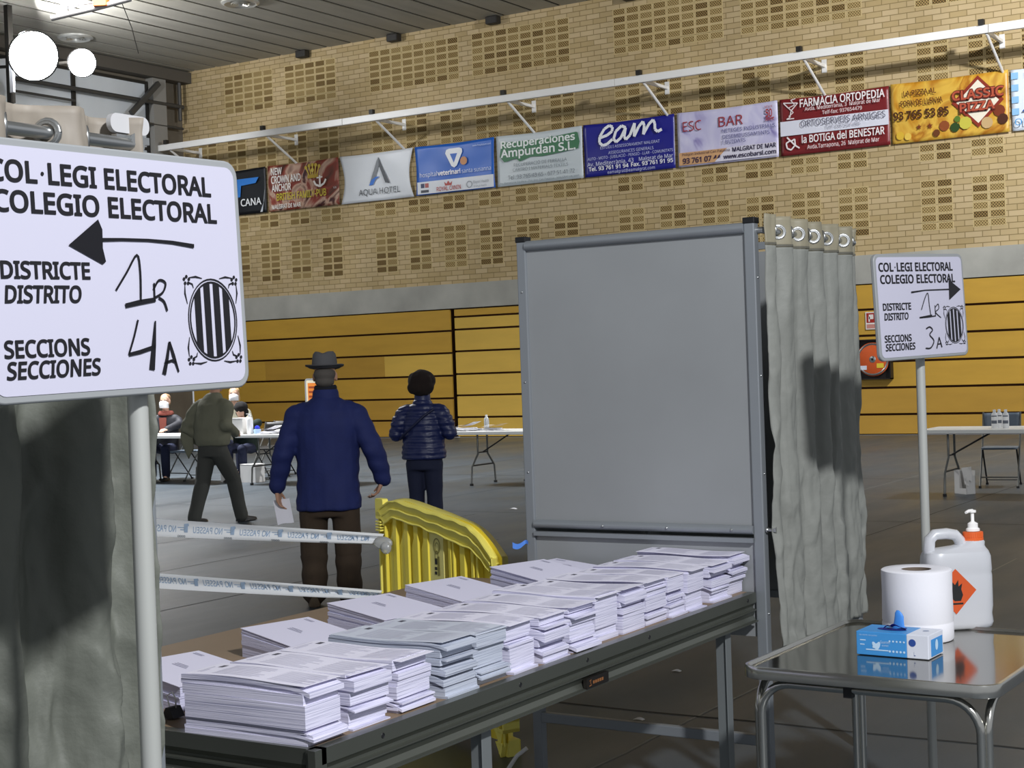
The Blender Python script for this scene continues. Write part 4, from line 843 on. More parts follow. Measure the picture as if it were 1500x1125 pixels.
# shoulder with the handle arch at the left, neck at the right
mb.loft([rr3(JW*.95, JD*.9, .05, .262), rr3(JW*.80, JD*.70, .045, .272, .012), rr3(JW*.50, JD*.55, .04, .280, .045), rr3(.078, .078, .036, .292, .066), rr3(.066, .066, .032, .3, .066)])
hp = [(-.092, .235), (-.094, .275), (-.090, .306), (-.072, .322), (-.03, .324), (.0, .318), (.016, .300), (.022, .27)]
mb.loft([[Vector((x, 0, z))+(Vector((hp[min(i+1, 7)][0]-hp[max(i-1, 0)][0], 0, hp[min(i+1, 7)][1]-hp[max(i-1, 0)][1])).normalized().cross(Y_))*.019*math.cos(q)+Y_*.03*math.sin(q) for q in [2*PI*k/14 for k in range(14)]] for i, (x, z) in enumerate(hp)])
mb.build('body', M_jug, t, smooth=50)
mb = MB(); mb.lathe([(.034, 0), (.036, .0), (.036, .012), (.033, .013), (.033, .016), (.034, .034), (.0, .036)], (.066, 0, .292), 28); cp = mb.build('cap', M_or, t, smooth=40)
mb = MB()
for k in range(28): q = 2*PI*k/28; mb.box((.066+.0335*math.cos(q), .0335*math.sin(q), .316), (.003, .003, .018), rot=Matrix.Rotation(q, 3, 'Z'))
mb.build('cap_ribs', M_or, cp)
mb = MB(); mb.lathe([(.024, 0), (.024, .008), (.018, .012), (.018, .026), (.012, .03), (.008, .032), (.006, .034), (.006, .062), (.013, .064), (.013, .072), (0, .074)], (.066, 0, .328), 20); mb.tube([(.066, 0, .397), (.05, -.01, .398), (.036, -.02, .394)], [.007, .006, .005], 10); mb.build('pump', M_pump, t, smooth=45)
M_haz = mat('hazard_orange', '#c4501f', .45); mb = MB(); o = (-.034, -JD/2-.0012, 0); mb.poly([(.005, .215-.005), (.078, .135), (.005, .055), (-.068, .135)], o, X_, Z_, 0)
o2 = (-.034, -JD/2-.002, 0); mb.poly([(.0, .10), (.022, .10), (.03, .12), (.024, .14), (.028, .16), (.015, .15), (.014, .172), (.002, .155), (-.006, .165), (-.012, .14), (-.018, .12)], o2, X_, Z_, 1); mb.poly(rect(-.018, .03, .088, .094), o2, X_, Z_, 1); mb.build('hazard_label', [M_haz, M_cap], t)
# ================================================================== YELLOW BARRIER
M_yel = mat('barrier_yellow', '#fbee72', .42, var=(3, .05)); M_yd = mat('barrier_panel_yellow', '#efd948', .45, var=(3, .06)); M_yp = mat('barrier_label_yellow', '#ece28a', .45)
BN, BF = Vector((-3.399, 5.283, 0)), Vector((-4.321, 5.732, 0)); BU = (BN-BF).normalized(); Bn = Vector((BU.y, -BU.x, 0))   # BU along the barrier towards the near end, Bn towards the camera
if Bn.dot(-BF) < 0: Bn = -Bn
BL = (BN-BF).length
yb = thing('yellow_barrier', 'yellow plastic barrier with a curved ribbed top behind the ballot table', 'barrier', BF, 0)
def bp(px, py): q = onp(px, py, BF, Bn)-BF; return (q.dot(BU), q.z)
B_ = lambda x, y: bp(540+x*.14667, 720+y*.14667)
def bez(pts, n=26):   # resample a polyline of (u, z) with a smooth spline
    out = []
    for i in range(len(pts)-1):
        p0 = pts[max(i-1, 0)]; p1, p2 = pts[i], pts[i+1]; p3 = pts[min(i+2, len(pts)-1)]
        for j in range(6):
            u = j/6; out.append(tuple(.5*((2*p1[n])+(-p0[n]+p2[n])*u+(2*p0[n]-5*p1[n]+4*p2[n]-p3[n])*u*u+(-p0[n]+3*p1[n]-3*p2[n]+p3[n])*u**3) for n in (0, 1)))
    return out+[pts[-1]]
def bpk(px, py, d=-.10): q = onp(px, py, BF+Bn*d, Bn)-BF-Bn*d; return (q.dot(BU), q.z)
BK_ = lambda x, y: bpk(540+x*.14667, 720+y*.14667)
topc = bez([B_(150, 190), B_(205, 130), B_(290, 98), B_(345, 105), B_(500, 160), B_(650, 212), B_(800, 258), B_(930, 300), B_(1030, 345), B_(1100, 405), B_(1200, 520), B_(1290, 665)])
backc = bez([BK_(165, 175), BK_(205, 110), BK_(290, 78), BK_(400, 73), BK_(520, 105), BK_(650, 152), BK_(800, 205), BK_(950, 268), BK_(1080, 325), BK_(1200, 410), BK_(1300, 530), BK_(1385, 650)])
lowc = bez([B_(178, 330), B_(220, 285), B_(290, 258), B_(370, 290), B_(520, 335), B_(640, 390), B_(780, 445), B_(920, 515), B_(1040, 560), B_(1130, 640), B_(1200, 730), B_(1250, 800)])
uend = topc[-1][0]
def P3(u, z, d=0): return BU*u+Z_*z+Bn*d
N_ = len(topc)
mb = MB(); vs = [P3(u, z, -.02) for u, z in topc]+[P3(u, .06, -.02) for u, z in topc]+[P3(u, z, -.09) for u, z in backc]+[P3(u, .06, -.09) for u, z in backc]
fs = []
for i in range(N_-1): fs += [(i, i+1, N_+i+1, N_+i), (2*N_+i+1, 2*N_+i, 3*N_+i, 3*N_+i+1), (N_+i, N_+i+1, 3*N_+i+1, 3*N_+i)]
fs += [(0, N_, 3*N_, 2*N_), (N_-1, 3*N_-1, 4*N_-1, 2*N_-1)]
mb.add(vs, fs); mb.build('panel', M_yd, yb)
# top band of stepped lips with scalloped edges
mb = MB()
def lip(f0, f1, d0, d1, wob):
    pa = []; pb = []
    for i in range(N_):
        (u0, z0), (u1, z1) = topc[i], lowc[i]; w = wob*.6*math.sin(i*.8); pa.append((u0+(u1-u0)*f0, z0+(z1-z0)*f0+w)); pb.append((u0+(u1-u0)*f1, z0+(z1-z0)*f1+w))
    n = N_; vs = [P3(u, z, d0) for u, z in pa]+[P3(u, z, d1) for u, z in pb]+[P3(u, z, -.03) for u, z in pb]
    mb.add(vs, [f for i in range(n-1) for f in ((i, i+1, n+i+1, n+i), (n+i, n+i+1, 2*n+i+1, 2*n+i))])
lip(0, .50, .030, .018, .004); lip(.48, 1.0, .026, .012, .004)
for f in (0, .49, 1.0): mb.tube([P3(a[0]+(b[0]-a[0])*f, a[1]+(b[1]-a[1])*f+.0025*math.sin(i*.8), .03-.012*f) for i, (a, b) in enumerate(zip(topc, lowc))], .0055, 6)
mb.build('top_band', M_yel, yb, smooth=35)
# rounded top running over to the back
mb = MB(); n = N_; vs = [P3(u, z+.0025*math.sin(i*.8), .032) for i, (u, z) in enumerate(topc)]+[P3(a[0]*.5+b[0]*.5, a[1]*.45+b[1]*.55, -.04) for a, b in zip(topc, backc)]+[P3(u, z, -.10) for u, z in backc]
mb.add(vs, [f for i in range(n-1) for f in ((i+1, i, n+i, n+i+1), (n+i+1, n+i, 2*n+i, 2*n+i+1))]); mb.build('top_slope', M_yel, yb, smooth=50, solid=.004)
ea, eb = topc[-1], backc[-1]
mb = MB(); mb.add([P3(ea[0], ea[1], .03), P3(eb[0], eb[1], -.10), P3(eb[0]-.01, .05, -.10), P3(ea[0], .05, .0)], [(0, 3, 2, 1)]); mb.build('end_wall', M_yel, yb, solid=.006)
# vertical channels
mb = MB(); lo_z = lambda u: min((abs(q[0]-u), q[1]) for q in lowc)[1]
for xa, xb in ((178, 192), (265, 300), (375, 415), (470, 512), (565, 612), (812, 838), (850, 868), (925, 975), (1035, 1062), (1085, 1105)):
    u0, u1 = B_(xa, 600)[0], B_(xb, 600)[0]; z1 = lo_z((u0+u1)/2)+.01; mb.obox(P3(u0, .06, -.02), BU*(u1-u0), Bn*.03, Z_*(z1-.06))
mb.build_each('channel_rib', mat('barrier_rib_yellow', '#f3df50', .45), yb, bevel=.003)
mb = MB()
for xa, xb, za in ((300, 375, 540), (415, 470, 570), (512, 570, 580), (192, 265, 520)):   # slanted gussets
    u0, u1 = B_(xa, 600)[0], B_(xb, 600)[0]; z0 = B_(xa, za)[1]; z1 = lo_z((u0+u1)/2)
    mb.prism([(u0, .06), (u1, .06), (u1, z1), (u0, z0)], P3(0, 0, -.02), BU, Z_, Bn*.012)
mb.build_each('gusset', M_yel, yb)
u0, u1 = B_(612, 600)[0], B_(750, 600)[0]; mb = MB(); mb.prism([(u0, .06), (u1, .06), (u1, lo_z(u1)), (u0, lo_z(u0))], P3(0, 0, -.02), BU, Z_, Bn*.022); lb = mb.build('label_strip', M_yp, yb)
mb = MB(); uc, zc = B_(685, 545); o = P3(0, 0, .0035)
ring(mb, .026, .031, o, BU, Z_, 0, 28, uc, zc, 1.15); ring(mb, .016, .019, o, BU, Z_, 0, 24, uc+.002, zc-.005, 1.15)
uc2, zc2 = B_(685, 640); ring(mb, .012, .016, o, BU, Z_, 0, 20, uc2, zc2, 1.4)
for ya, yb_ in ((665, 730), (750, 785), (795, 830)):
    q0, q1 = B_(668, ya), B_(692, yb_); mb.poly(rect(q0[0], q1[0], q1[1], q0[1]), o, BU, Z_, 1)
for k in range(4): q0, q1 = B_(698+k*5, 650), B_(700+k*5, 840); mb.poly(rect(q0[0], q1[0], q1[1], q0[1]), o, BU, Z_, 0)
mb.build('print', [mat('barrier_print_grey', '#8f8640', .5), M_cap], lb)
# connecting tab at the far end
mb = MB(); q0 = B_(115, 270); q1 = B_(165, 70); mb.prism(rrect(abs(q1[0]-q0[0])+.02, q1[1]-q0[1], .012), P3((q0[0]+q1[0])/2, (q0[1]+q1[1])/2, -.01), BU, Z_, Bn*.03); 
for k in range(4):
    z = B_(135, 290+28*k)[1]; mb.obox(P3(q0[0]-.004, z-.008, -.01), BU*.05, Bn*.035, Z_*.008)
mb.obox(P3(q0[0]-.004, .06, -.03), BU*.012, Bn*.04, Z_*(q0[1]-.06)); mb.build('connector_tab', M_yel, yb, bevel=.002)
# lower connector hook and foot at the near end
e1 = bp(737, 1075)[0]; zz = lambda y: bp(750, y)[1]
mb = MB(); mb.obox(P3(e1-.05, 0, -.08), BU*.05, Bn*.06, Z_*.07)
for za, zb_ in ((1050, 1058), (1066, 1072)): mb.obox(P3(e1+.01, zz(zb_), -.03), BU*.075, Bn*.08, Z_*(zz(za)-zz(zb_)))
for du in (.012, .04, .075): mb.obox(P3(e1+du, zz(1072), -.03), BU*.01, Bn*.08, Z_*(zz(1048)-zz(1072)))
for k in range(3): mb.prism([(e1-.06, zz(1062+16*k)), (e1, zz(1062+16*k)), (e1-.02, zz(1088+14*k))], P3(0, 0, -.02), BU, Z_, Bn*.025)
mb.build('connector_hook', M_yel, yb, bevel=.002)
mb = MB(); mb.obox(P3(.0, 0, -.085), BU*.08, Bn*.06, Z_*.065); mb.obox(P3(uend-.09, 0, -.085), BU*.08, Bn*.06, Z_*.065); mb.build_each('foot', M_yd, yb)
# ================================================================== BARRIER TAPES
def tape_mat():
    return mat('white_tape', '#eef0f2', .35)
M_tape = tape_mat(); M_tblue = mat('tape_print_blue', '#9fb4cc', .4); M_tblack = mat('tape_print_dark', '#5f6770', .4)
def tape(label, pr0, pr1, w0, w1, seed, low):
    """from behind the left booth (pr0) to the barrier's far end (pr1)"""
    a, b = Vector(pr0), Vector(pr1); d = b-a; h = Vector((d.x, d.y, 0)).normalized(); n = Vector((h.y, -h.x, 0)); n = n if n.dot(-a) > 0 else -n
    t = thing('barrier_tape', label, 'tape', a, 0, 'white printed barrier tapes'); mb = MB(); L = d.length
    def at(u, v, o=0):
        f = u/L; w = w0+(w1-w0)*f**2; c = h*u+Z_*(d.z*f-.004*math.sin(PI*f))
        k = .006*math.sin(v*6+seed)+.004*math.sin(u*6+v*9)*(1-f)+.012*f**6*math.sin(v*10)
        return c+Z_*(v-.5)*w+n*(k+o)
    mb.grid(lambda u, v: at(u*L, v), 90, 10); mb.build('strip', M_tape, t, smooth=60)
    mb = MB(); pitch = .265
    def put(vs, fs, u0, z0, sc, sz, mi): mb.add([at(u0-x*sc, z0+y*sz, .0015) for x, y in vs], fs, mi)
    k = 0; u = .1+.05*seed
    while u < L-.12:
        vs, fs = glyphs('NO PASSEU', .01, 0); hi = max(v[0] for v in vs); f = u/L
        if low: put(vs, fs, u+.17, .36, .17/hi, .42/CAPH, 0)
        else: put(vs, fs, u+.17, .30, .17/hi, .36/CAPH, 0)
        put([(0, 0), (.02, 0), (.02, .5), (-.006, .55), (-.006, .4), (0, .38)], [(0, 1, 2, 3, 4, 5)], u-.03, .3, 1, 1, 0)
        put([(0, 0), (.03, 0), (.03, .06), (0, .06)], [(0, 1, 2, 3)], u-.045, .42, 1, 1, 0); put([(0, 0), (.045, 0), (.045, .05), (0, .05)], [(0, 1, 2, 3)], u-.045, .55, 1, 1, 0)
        if not low: 
            vs, fs = glyphs('0000', .01, 0); put(vs, fs, u-.04, .02, .045/max(v[0] for v in vs), .12/CAPH, 1)
        u += pitch
    mb.build('print', [M_tblue, M_tblack], t)
    return t, at(L, .5)+a
pu = deep(562, 790, 7.15); pl = deep(560, 872, 7.16)
tl = deep(238, 772, 7.6)+(deep(238, 772, 7.6)-pu).normalized()*1.3; ll = deep(240, 850, 7.6)+(deep(240, 850, 7.6)-pl).normalized()*1.3
tape('upper white printed tape crossing in front of the man in the hat', tl, pu, .098, .05, 1, False)
tape('lower white printed tape crossing near the shoes of the man in the hat', ll, pl, .085, .045, 2, True)
mb = MB(); c = pu; mb.ball(c+BU*.05+Bn*.03+Z_*-.01, (.055, .02, .03), 0, 12, 7); mb.ball(c+BU*.08+Bn*.03+Z_*-.03, (.03, .02, .03), 0, 10, 6); o = mb.build('tape_knot', mat('clear_plastic', '#e6e8ea', .2, trans=.6), smooth=60)
tag(o, 'crumpled clear plastic knot where the upper tape ties to the barrier', 'knot')
# ================================================================== FAR TABLES, CHAIRS AND THINGS ON THEM
M_tt = mat('white_table_plastic', '#e6e6e2', .4); M_tl = mat('table_leg_steel', '#6e6f6c', .35, .6); M_dk = mat('dark_leg', '#1d1d1d', .5)
FT = .74
def folding_table(x, y, label, L=1.83, D=.76):
    t = thing('folding_table', label, 'table', (x+L/2, y+D/2, 0), 0, 'white folding tables across the hall')
    mb = MB(); mb.prism(rrect(L, D, .05), (0, 0, FT-.045), X_, Y_, Z_*.045); mb.build('tabletop', M_tt, t, bevel=.006)
    for s in (-1, 1):
        xe = s*(L/2-.25)
        for d in (-1, 1):
            mb = MB(); mb.tube([(xe, d*.12, FT-.05), (xe, d*.12, .42), (xe+.0, d*.28, .25), (xe, d*.30, .03)], .0135, 8); l = mb.build('leg', M_tl, t, smooth=50)
            mb = MB(); mb.box((xe, d*.30, .015), (.035, .035, .03)); mb.build('foot', M_dk, l)
        mb = MB(); mb.tube([(xe, -.26, .27), (xe, .26, .27)], .010, 8); mb.tube([(xe, -.12, .44), (xe, .12, .44)], .009, 8); mb.tube([(xe, 0, .44), (xe-s*.45, 0, FT-.05)], .010, 8); mb.build_each('brace', M_dk, t, smooth=50)
    return t
def corner(px, py): p = onz(px, py, FT); return p.x, p.y
t4 = corner(1345, 630); t3 = corner(661, 632.5); t2 = corner(342, 637); t1 = corner(294, 638)
folding_table(*t4, 'white folding table with three bottles at the right edge of the picture')
folding_table(*t3, 'white folding table with one bottle and papers, beside the woman in the puffer jacket')
folding_table(*t2, 'white folding table with a pump bottle, left of the man in the hat')
folding_table(t1[0]-1.83, t1[1]+.05, 'white folding table at the far left before the red hooded person')
M_cb = mat('chair_blue_grey', '#66727f', .5)
def folding_chair(x, y, rz, label, dark=False):
    """faces local -Y"""
    t = thing('folding_chair', label, 'chair', (x, y, 0), rz, 'folding chairs at the hall tables'); sm = M_dk if dark else M_cb
    mb = MB(); mb.prism(rrect(.40, .38, .05), (0, 0, .44), X_, Y_, Z_*.025); mb.build('seat', sm, t, bevel=.006)
    mb = MB(); mb.grid(lambda u, v: ((u-.5)*.40, .21+.03*(1-(2*u-1)**2)+.02*v, .66+.19*v), 10, 4); mb.build('backrest', sm, t, solid=.015, smooth=60)
    for s in (-1, 1):
        mb = MB(); mb.tube([(s*.21, .25, .86), (s*.21, .18, .62), (s*.21, -.24, .01)], .011, 8); l = mb.build('leg', M_tl, t, smooth=50)
        mb = MB(); mb.box((s*.21, -.24, .012), (.03, .03, .024)); mb.build('foot', M_dk, l)
        mb = MB(); mb.tube([(s*.19, -.08, .45), (s*.19, .26, .01)], .010, 8); l = mb.build('leg', M_dk, t, smooth=50)
        mb = MB(); mb.box((s*.19, .26, .012), (.03, .03, .024)); mb.build('foot', M_dk, l)
    mb = MB(); mb.tube([(-.21, -.17, .12), (.21, -.17, .12)], .008, 8); mb.tube([(-.19, .22, .06), (.19, .22, .06)], .008, 8); mb.build_each('stretcher', M_tl, t, smooth=50)
    return t
c = onz(1462, 714, 0); folding_chair(c.x, c.y+.15, R_(8), 'folding chair with a blue grey backrest behind the three bottles')
c = onz(251, 706, 0); folding_chair(c.x, c.y+.35, R_(-5), 'folding chair under the masked person with the red hood')
c = onz(345, 704, 0); folding_chair(c.x-.1, c.y+1.05, R_(0), 'folding chair under the blond masked person', True)
c = onz(374, 701, 0); folding_chair(c.x+.1, c.y+.2, R_(4), 'folding chair under the black haired person in dark green', True)
c = onz(778, 704, 0); folding_chair(c.x, c.y+.25, R_(30), 'dark folding chair mostly hidden behind the left post of the far booth', True)
def on_table(px, py, tab): return onz(px, py, FT)
M_bot = mat('bottle_white', '#e8e9ea', .35); M_clear = mat('bottle_clear', '#dfe4e6', .15, trans=.5); M_lab = mat('bottle_print', '#5d6470', .5)
def bottle(px, py, h, r, label, pump=False, grp=None, printed=False, clear=False, y=None):
    p = onz(px, py, FT) if y is None else Vector((ony(px, py, y).x, y, FT)); t = thing('bottle', label, 'bottle', (p.x, p.y, FT), 0, grp)
    mb = MB(); mb.lathe([(0, 0), (r*.95, 0), (r, .01), (r, h*.68), (r*.85, h*.78), (r*.45, h*.86), (r*.42, h*.9)], n=20); mb.build('body', M_clear if clear else M_bot, t, smooth=45)
    mb = MB(); 
    if pump: mb.lathe([(r*.48, h*.89), (r*.48, h*.94), (r*.2, h*.95), (r*.2, h), (0, h)], n=14); mb.box((-r*.45, 0, h*.985), (r*1.5, r*.5, h*.035))
    else: mb.lathe([(r*.48, h*.89), (r*.48, h*.99), (0, h)], n=14)
    mb.build('pump' if pump else 'cap', M_bot, t, smooth=45)
    if printed:
        mb = MB()
        for z0, z1 in ((.25, .42), (.62, .68)): mb.loft([[Vector((r*1.006*math.cos(a), r*1.006*math.sin(a), z)) for a in [R_(-150+12*k) for k in range(11)]] for z in (h*z0, h*z1)], 0, False, False)
        mb.build('label_print', M_lab, t)
    return t
y4 = t4[1]+.28
bottle(1457, 620, .205, .034, 'white printed bottle at the left of three on the right table', grp='bottles on the right table', printed=True, y=y4)
bottle(1464, 620, .205, .034, 'white printed bottle in the middle of three on the right table', grp='bottles on the right table', printed=True, y=y4+.10)
bottle(1473.5, 620, .205, .034, 'white printed bottle standing apart at the right of three on the right table', grp='bottles on the right table', printed=True, y=y4)
bottle(713, 626, .21, .035, 'clear bottle with a white cap on the table beside the woman', clear=True, y=t3[1]+.4)
bottle(366.5, 633, .30, .047, 'white pump bottle in front of the black haired person', pump=True, y=t2[1]+.2)
bottle(437, 632, .27, .045, 'white bottle half hidden behind the arm of the man in the hat', y=t2[1]+.3)
M_pw = mat('paper_white', '#e9e9ee', .6); M_card = mat('white_card', '#e4e2df', .6)
def papers(px, y, tilt, label, w=.30, d=.21, n=3, seed=0):
    p = ony(px, 628, y); t = MB(); rd = random.Random(seed)
    for k in range(n):
        a = Matrix.Rotation(rd.uniform(-.7, .7), 3, 'Z'); t.box((rd.uniform(-.06, .06), rd.uniform(-.04, .04), .004+.007*k), (w, d, .006), rot=a)
    for k in range(2): t.grid(lambda u, v: ((u-.5)*.28+rd.uniform(0, .001)+.05*k, (v-.5)*.2, .008*n+.012+tilt*u*u+.02*k), 6, 3)
    o = t.build('paper_sheets', M_pw, smooth=30); o.location = (p.x, y, FT); return tag(o, label, 'papers', 'loose papers on the hall tables')
papers(683, t3[1]+.3, .05, 'white papers at the left end of the table beside the woman', .36, .28, 5, 1)
papers(722, t3[1]+.25, .02, 'crumpled white papers at the foot of the clear bottle', .22, .15, 5, 2)
papers(395, t2[1]+.25, .05, 'white papers in the middle of the table left of the man in the hat', .26, .25, 5, 3)
papers(424, t2[1]+.62, .08, 'white paper pile by the elbow of the man in the hat', .26, .25, 7, 4)
t = thing('ballot_box', 'white box on the table between the olive jacket and the pump bottle', 'box', (*ony(353.5, 632, t2[1]+.22).xy, FT))
mb = MB(); mb.obox((-.10, -.08, 0), X_*.2, Y_*.16, Z_*.235); mb.build('carton', M_card, t, bevel=.006)
mb = MB(); mb.obox((-.103, -.083, .225), X_*.206, Y_*.166, Z_*.014); mb.build('lid', M_card, t, bevel=.003)
p = ony(377, 632, t2[1]+.22); mb = MB(); mb.lathe([(0, 0), (.05, 0), (.055, .06), (.05, .07), (0, .075)], n=20); mb.lathe([(.028, .072), (.04, .09), (.03, .115), (0, .125)], n=16, mi=1); o = mb.build('tub', [mat('pale_blue_tub', '#a9c6e6', .4), mat('royal_blue_lid', '#2233c0', .4)], smooth=45); o.location = (p.x, t2[1]+.22, FT); tag(o, 'pale blue tub with a royal blue lid beside the pump bottle', 'tub')
def floor_box(px0, px1, py, h, label, open_=False, rz=0.0):
    a, b = onz(px0, py), onz(px1, py); w = (b-a).length*.85; c = (a+b)/2; t = thing('cardboard_box', label, 'box', (c.x, c.y+w*.3, 0), rz)
    if not open_:
        mb = MB(); mb.obox((-w/2, -w*.35, 0), X_*w, Y_*w*.7, Z_*h); mb.build('carton', M_card, t, bevel=.004)
        mb = MB(); mb.obox((-w/2-.002, -w*.35-.002, h), X_*(w+.004), Y_*w*.35, Z_*.004); mb.obox((-w/2-.002, .002, h), X_*(w+.004), Y_*w*.35, Z_*.004); mb.build_each('flap', M_card, t)
    else:
        mb = MB(); s = .006; mb.obox((-w/2, -w*.3, 0), X_*w, Y_*w*.6, Z_*s); mb.obox((-w/2, -w*.3, 0), X_*s, Y_*w*.6, Z_*h); mb.obox((-w/2, w*.3-s, 0), X_*w, Y_*s, Z_*h); mb.obox((-w/2, -w*.3, 0), X_*w*.42, Y_*s, Z_*h); mb.obox((w/2-s, -w*.3, 0), X_*s, Y_*w*.6, Z_*h*.8); mb.obox((-w*.1, -w*.3, 0), X_*w*.6, Y_*s, Z_*h*.25); mb.build('carton', M_card, t)
        mb = MB(); mb.prism([(0, 0), (.16, .02), (.17, -.14), (.12, -.13), (.11, -.2), (.05, -.18)], (.02, -w*.28, h+.03), X_, Z_, Y_*.006); mb.build('flap', M_card, t)
    return t
floor_box(350, 379, 707, .27, 'white box on the floor under the table with the pump bottle')
floor_box(322, 342, 706, .18, 'lower white box on the floor beside the legs of the man in olive')
floor_box(1395, 1428, 724, .265, 'torn open white box on the floor under the right table', True, R_(-35))
# orange notice behind the man
p = onz(466, 700, 0); t = thing('notice_stand', 'grey framed notice with an orange sheet behind the shoulder of the man in the hat', 'sign', (p.x, p.y, 0))
mb = MB(); mb.prism(rrect(.36, .5, .05), (0, -.02, 1.27), X_, Z_, Y_*.02); mb.build('frame', M_frame, t)
mb = MB(); mb.prism(rrect(.30, .44, .02), (0, -.022, 1.27), X_, Z_, Y_*.002); sh_ = mb.build('sheet', mat('notice_pale', '#d9d2b8', .5), t)
mb = MB(); mb.poly(rect(-.12, .1, -.1, .18), (0, -.024, 1.27), X_, Z_, 0)
for k in range(3): mb.poly(rect(-.1, .02, .10-.07*k, .13-.07*k), (0, -.0255, 1.27), X_, Z_, 1)
mb.build('print', [mat('notice_orange', '#e0822e', .5), mat('notice_red', '#8f3a16', .5)], sh_)
mb = MB(); mb.tube([(0, 0, .02), (0, 0, 1.05)], .015, 10); mb.lathe([(0, 0), (.16, 0), (.15, .015), (0, .02)], n=20); mb.build('pole', M_pole, t, smooth=40)
# fire hose and fire sign on the bleacher front
FY = YW-.03
t = thing('fire_hose_reel', 'orange fire hose reel in a black box behind the smaller direction sign', 'fire hose', (-9.98, FY, 1.48))
mb = MB(); mb.obox((-.37, .0, -.39), X_*.74, Y_*.02, Z_*.78); 
for a, b in (((-.37, -.14, -.39), (.74, .14, .02)), ((-.37, -.14, .37), (.74, .14, .02)), ((-.37, -.14, -.39), (.02, .14, .78)), ((.35, -.14, -.39), (.02, .14, .78))): mb.obox(a, X_*b[0], Y_*b[1], Z_*b[2])
mb.build('cabinet', mat('cabinet_black', '#1a1210', .5), t)
mb = MB(); mb.lathe([(0, .01), (.06, .01), (.065, .03), (.30, .035), (.325, .05), (.33, .08), (.31, .095), (0, .10)], (0, 0, 0), 40, axis=(0, -1, 0)); rl = mb.build('reel', mat('reel_orange', '#d05a26', .4), t, smooth=40)
mb = MB(); mb.lathe([(.28, .098), (.30, .108), (.315, .1)], (0, 0, 0), 40, axis=(0, -1, 0)); mb.lathe([(.05, .1), (.065, .104), (.05, .112), (0, .114)], (0, 0, 0), 20, axis=(0, -1, 0)); mb.build('reel_rings', M_zinc, rl, smooth=40)
mb = MB(); mb.poly(rect(-.26, -.12, -.2, -.12), (0, -.104, 0), X_, Z_, 0); mb.poly(rect(.08, .22, -.17, -.08), (0, -.104, 0), X_, Z_, 1); mb.poly(disc(.025, 12), (0, -.118, 0), X_, Z_, 2); mb.build('labels', [M_wh, mat('label_yellow', '#e3c83a', .5), M_cap], rl)
mb = MB(); mb.obox((-.11, -.0, -.17), X_*.22, Y_*.01, Z_*.34, 0); mb.poly(rect(-.09, .09, -.04, .15), (0, -.002, 0), X_, Z_, 1); mb.poly(rect(-.04, .05, .03, .12), (0, -.004, 0), X_, Z_, 0); mb.poly(rect(-.05, -.02, -.02, .08), (0, -.004, 0), X_, Z_, 0); mb.poly(rect(-.09, .09, -.15, -.07), (0, -.002, 0), X_, Z_, 2)
o = mb.build('fire_sign', [mat('sign_white', '#e6e0da', .5), mat('sign_red', '#a3261c', .5), mat('sign_pink', '#c98a7e', .5)]); o.location = (-10.02, FY, 2.235); tag(o, 'small red and white fire sign above the hose reel', 'sign')
# ================================================================== FLOODLIGHTS AND HANGING FRAME
M_lamp = mat('lamp_face', '#ffffff', .5, emit=('#fffaf2', 60)); M_house = mat('lamp_housing', '#3a3a3a', .5, .4)
def floodlamp(px, py, D, r, label):
    p = deep(px, py, D); t = thing('floodlight', label, 'floodlight', p, 0, 'bright floodlights by the end wall'); ax = Vector((.85, -.45, -.28)).normalized()
    mb = MB(); mb.lathe([(r, .0), (r*1.06, -.01), (r*1.06, .03), (r*1.0, .03)], (0, 0, 0), 36, axis=ax); mb.lathe([(r*1.05, -.0), (r*.95, -.14), (r*.4, -.3), (.0, -.32)], (0, 0, 0), 36, axis=ax); mb.build('housing', M_house, t, smooth=40)
    mb = MB(); mb.lathe([(0, .02), (r*.5, .015), (r, .0)], (0, 0, 0), 36, axis=ax); mb.build('lamp_face', M_lamp, t, smooth=40)
    mb = MB(); q = Vector((XL+.2-p.x, 0, .3)); mb.tube([-ax*.25, q*.6, q], .035, 8); mb.build('arm', M_dark, t, smooth=40)
floodlamp(49, 82, 31.5, .49, 'larger glaring white floodlight at the top left')
floodlamp(120, 92, 32.5, .29, 'smaller round white floodlight right of the larger one')
p = deep(15, 105, 31.8); mb = MB(); mb.obox((-.06, -.06, -.65), X_*.12, Y_*.12, Z_*(ZC-p.z+.65), 0); mb.obox((.061, -.08, -.45), X_*.1, Y_*.06, Z_*.9, 1); o = mb.build('lamp_post', [M_dark, mat('post_white', '#d9dbe0', .4)]); o.location = p; tag(o, 'dark and white upright bar below the larger floodlight', 'post')
D0 = 25; t = thing('hanging_frame', 'metal frame with an orange box hanging below the ceiling at the top left', 'frame', deep(130, 12, D0)); o0 = deep(130, 12, D0)
mb = MB(); mb.tube([deep(75, 27, D0)-o0, deep(140, 12, D0)-o0, deep(192, -2, D0)-o0], .045, 10); mb.tube([deep(92, 10, D0)-o0, deep(150, 2, D0)-o0], .02, 8); mb.build('tube', mat('frame_grey', '#8d8987', .5, .3), t, smooth=40)
mb = MB(); mb.box(deep(148, 3, D0)-o0, (.22, .18, .16), rot=Matrix.Rotation(.5, 3, 'Z')); mb.build('orange_box', mat('box_orange', '#c9622a', .5), t, bevel=.01)
mb = MB(); a_, b_, c_, d_ = [deep(x, y, D0)-o0 for x, y in ((84, 17), (92, 0), (132, -8), (122, 8))]; mb.add([a_, b_, c_, d_], [(0, 1, 2, 3)]); mb.build('plastic_sheet', mat('lilac_plastic', '#b3b4c9', .3), t, solid=.02)
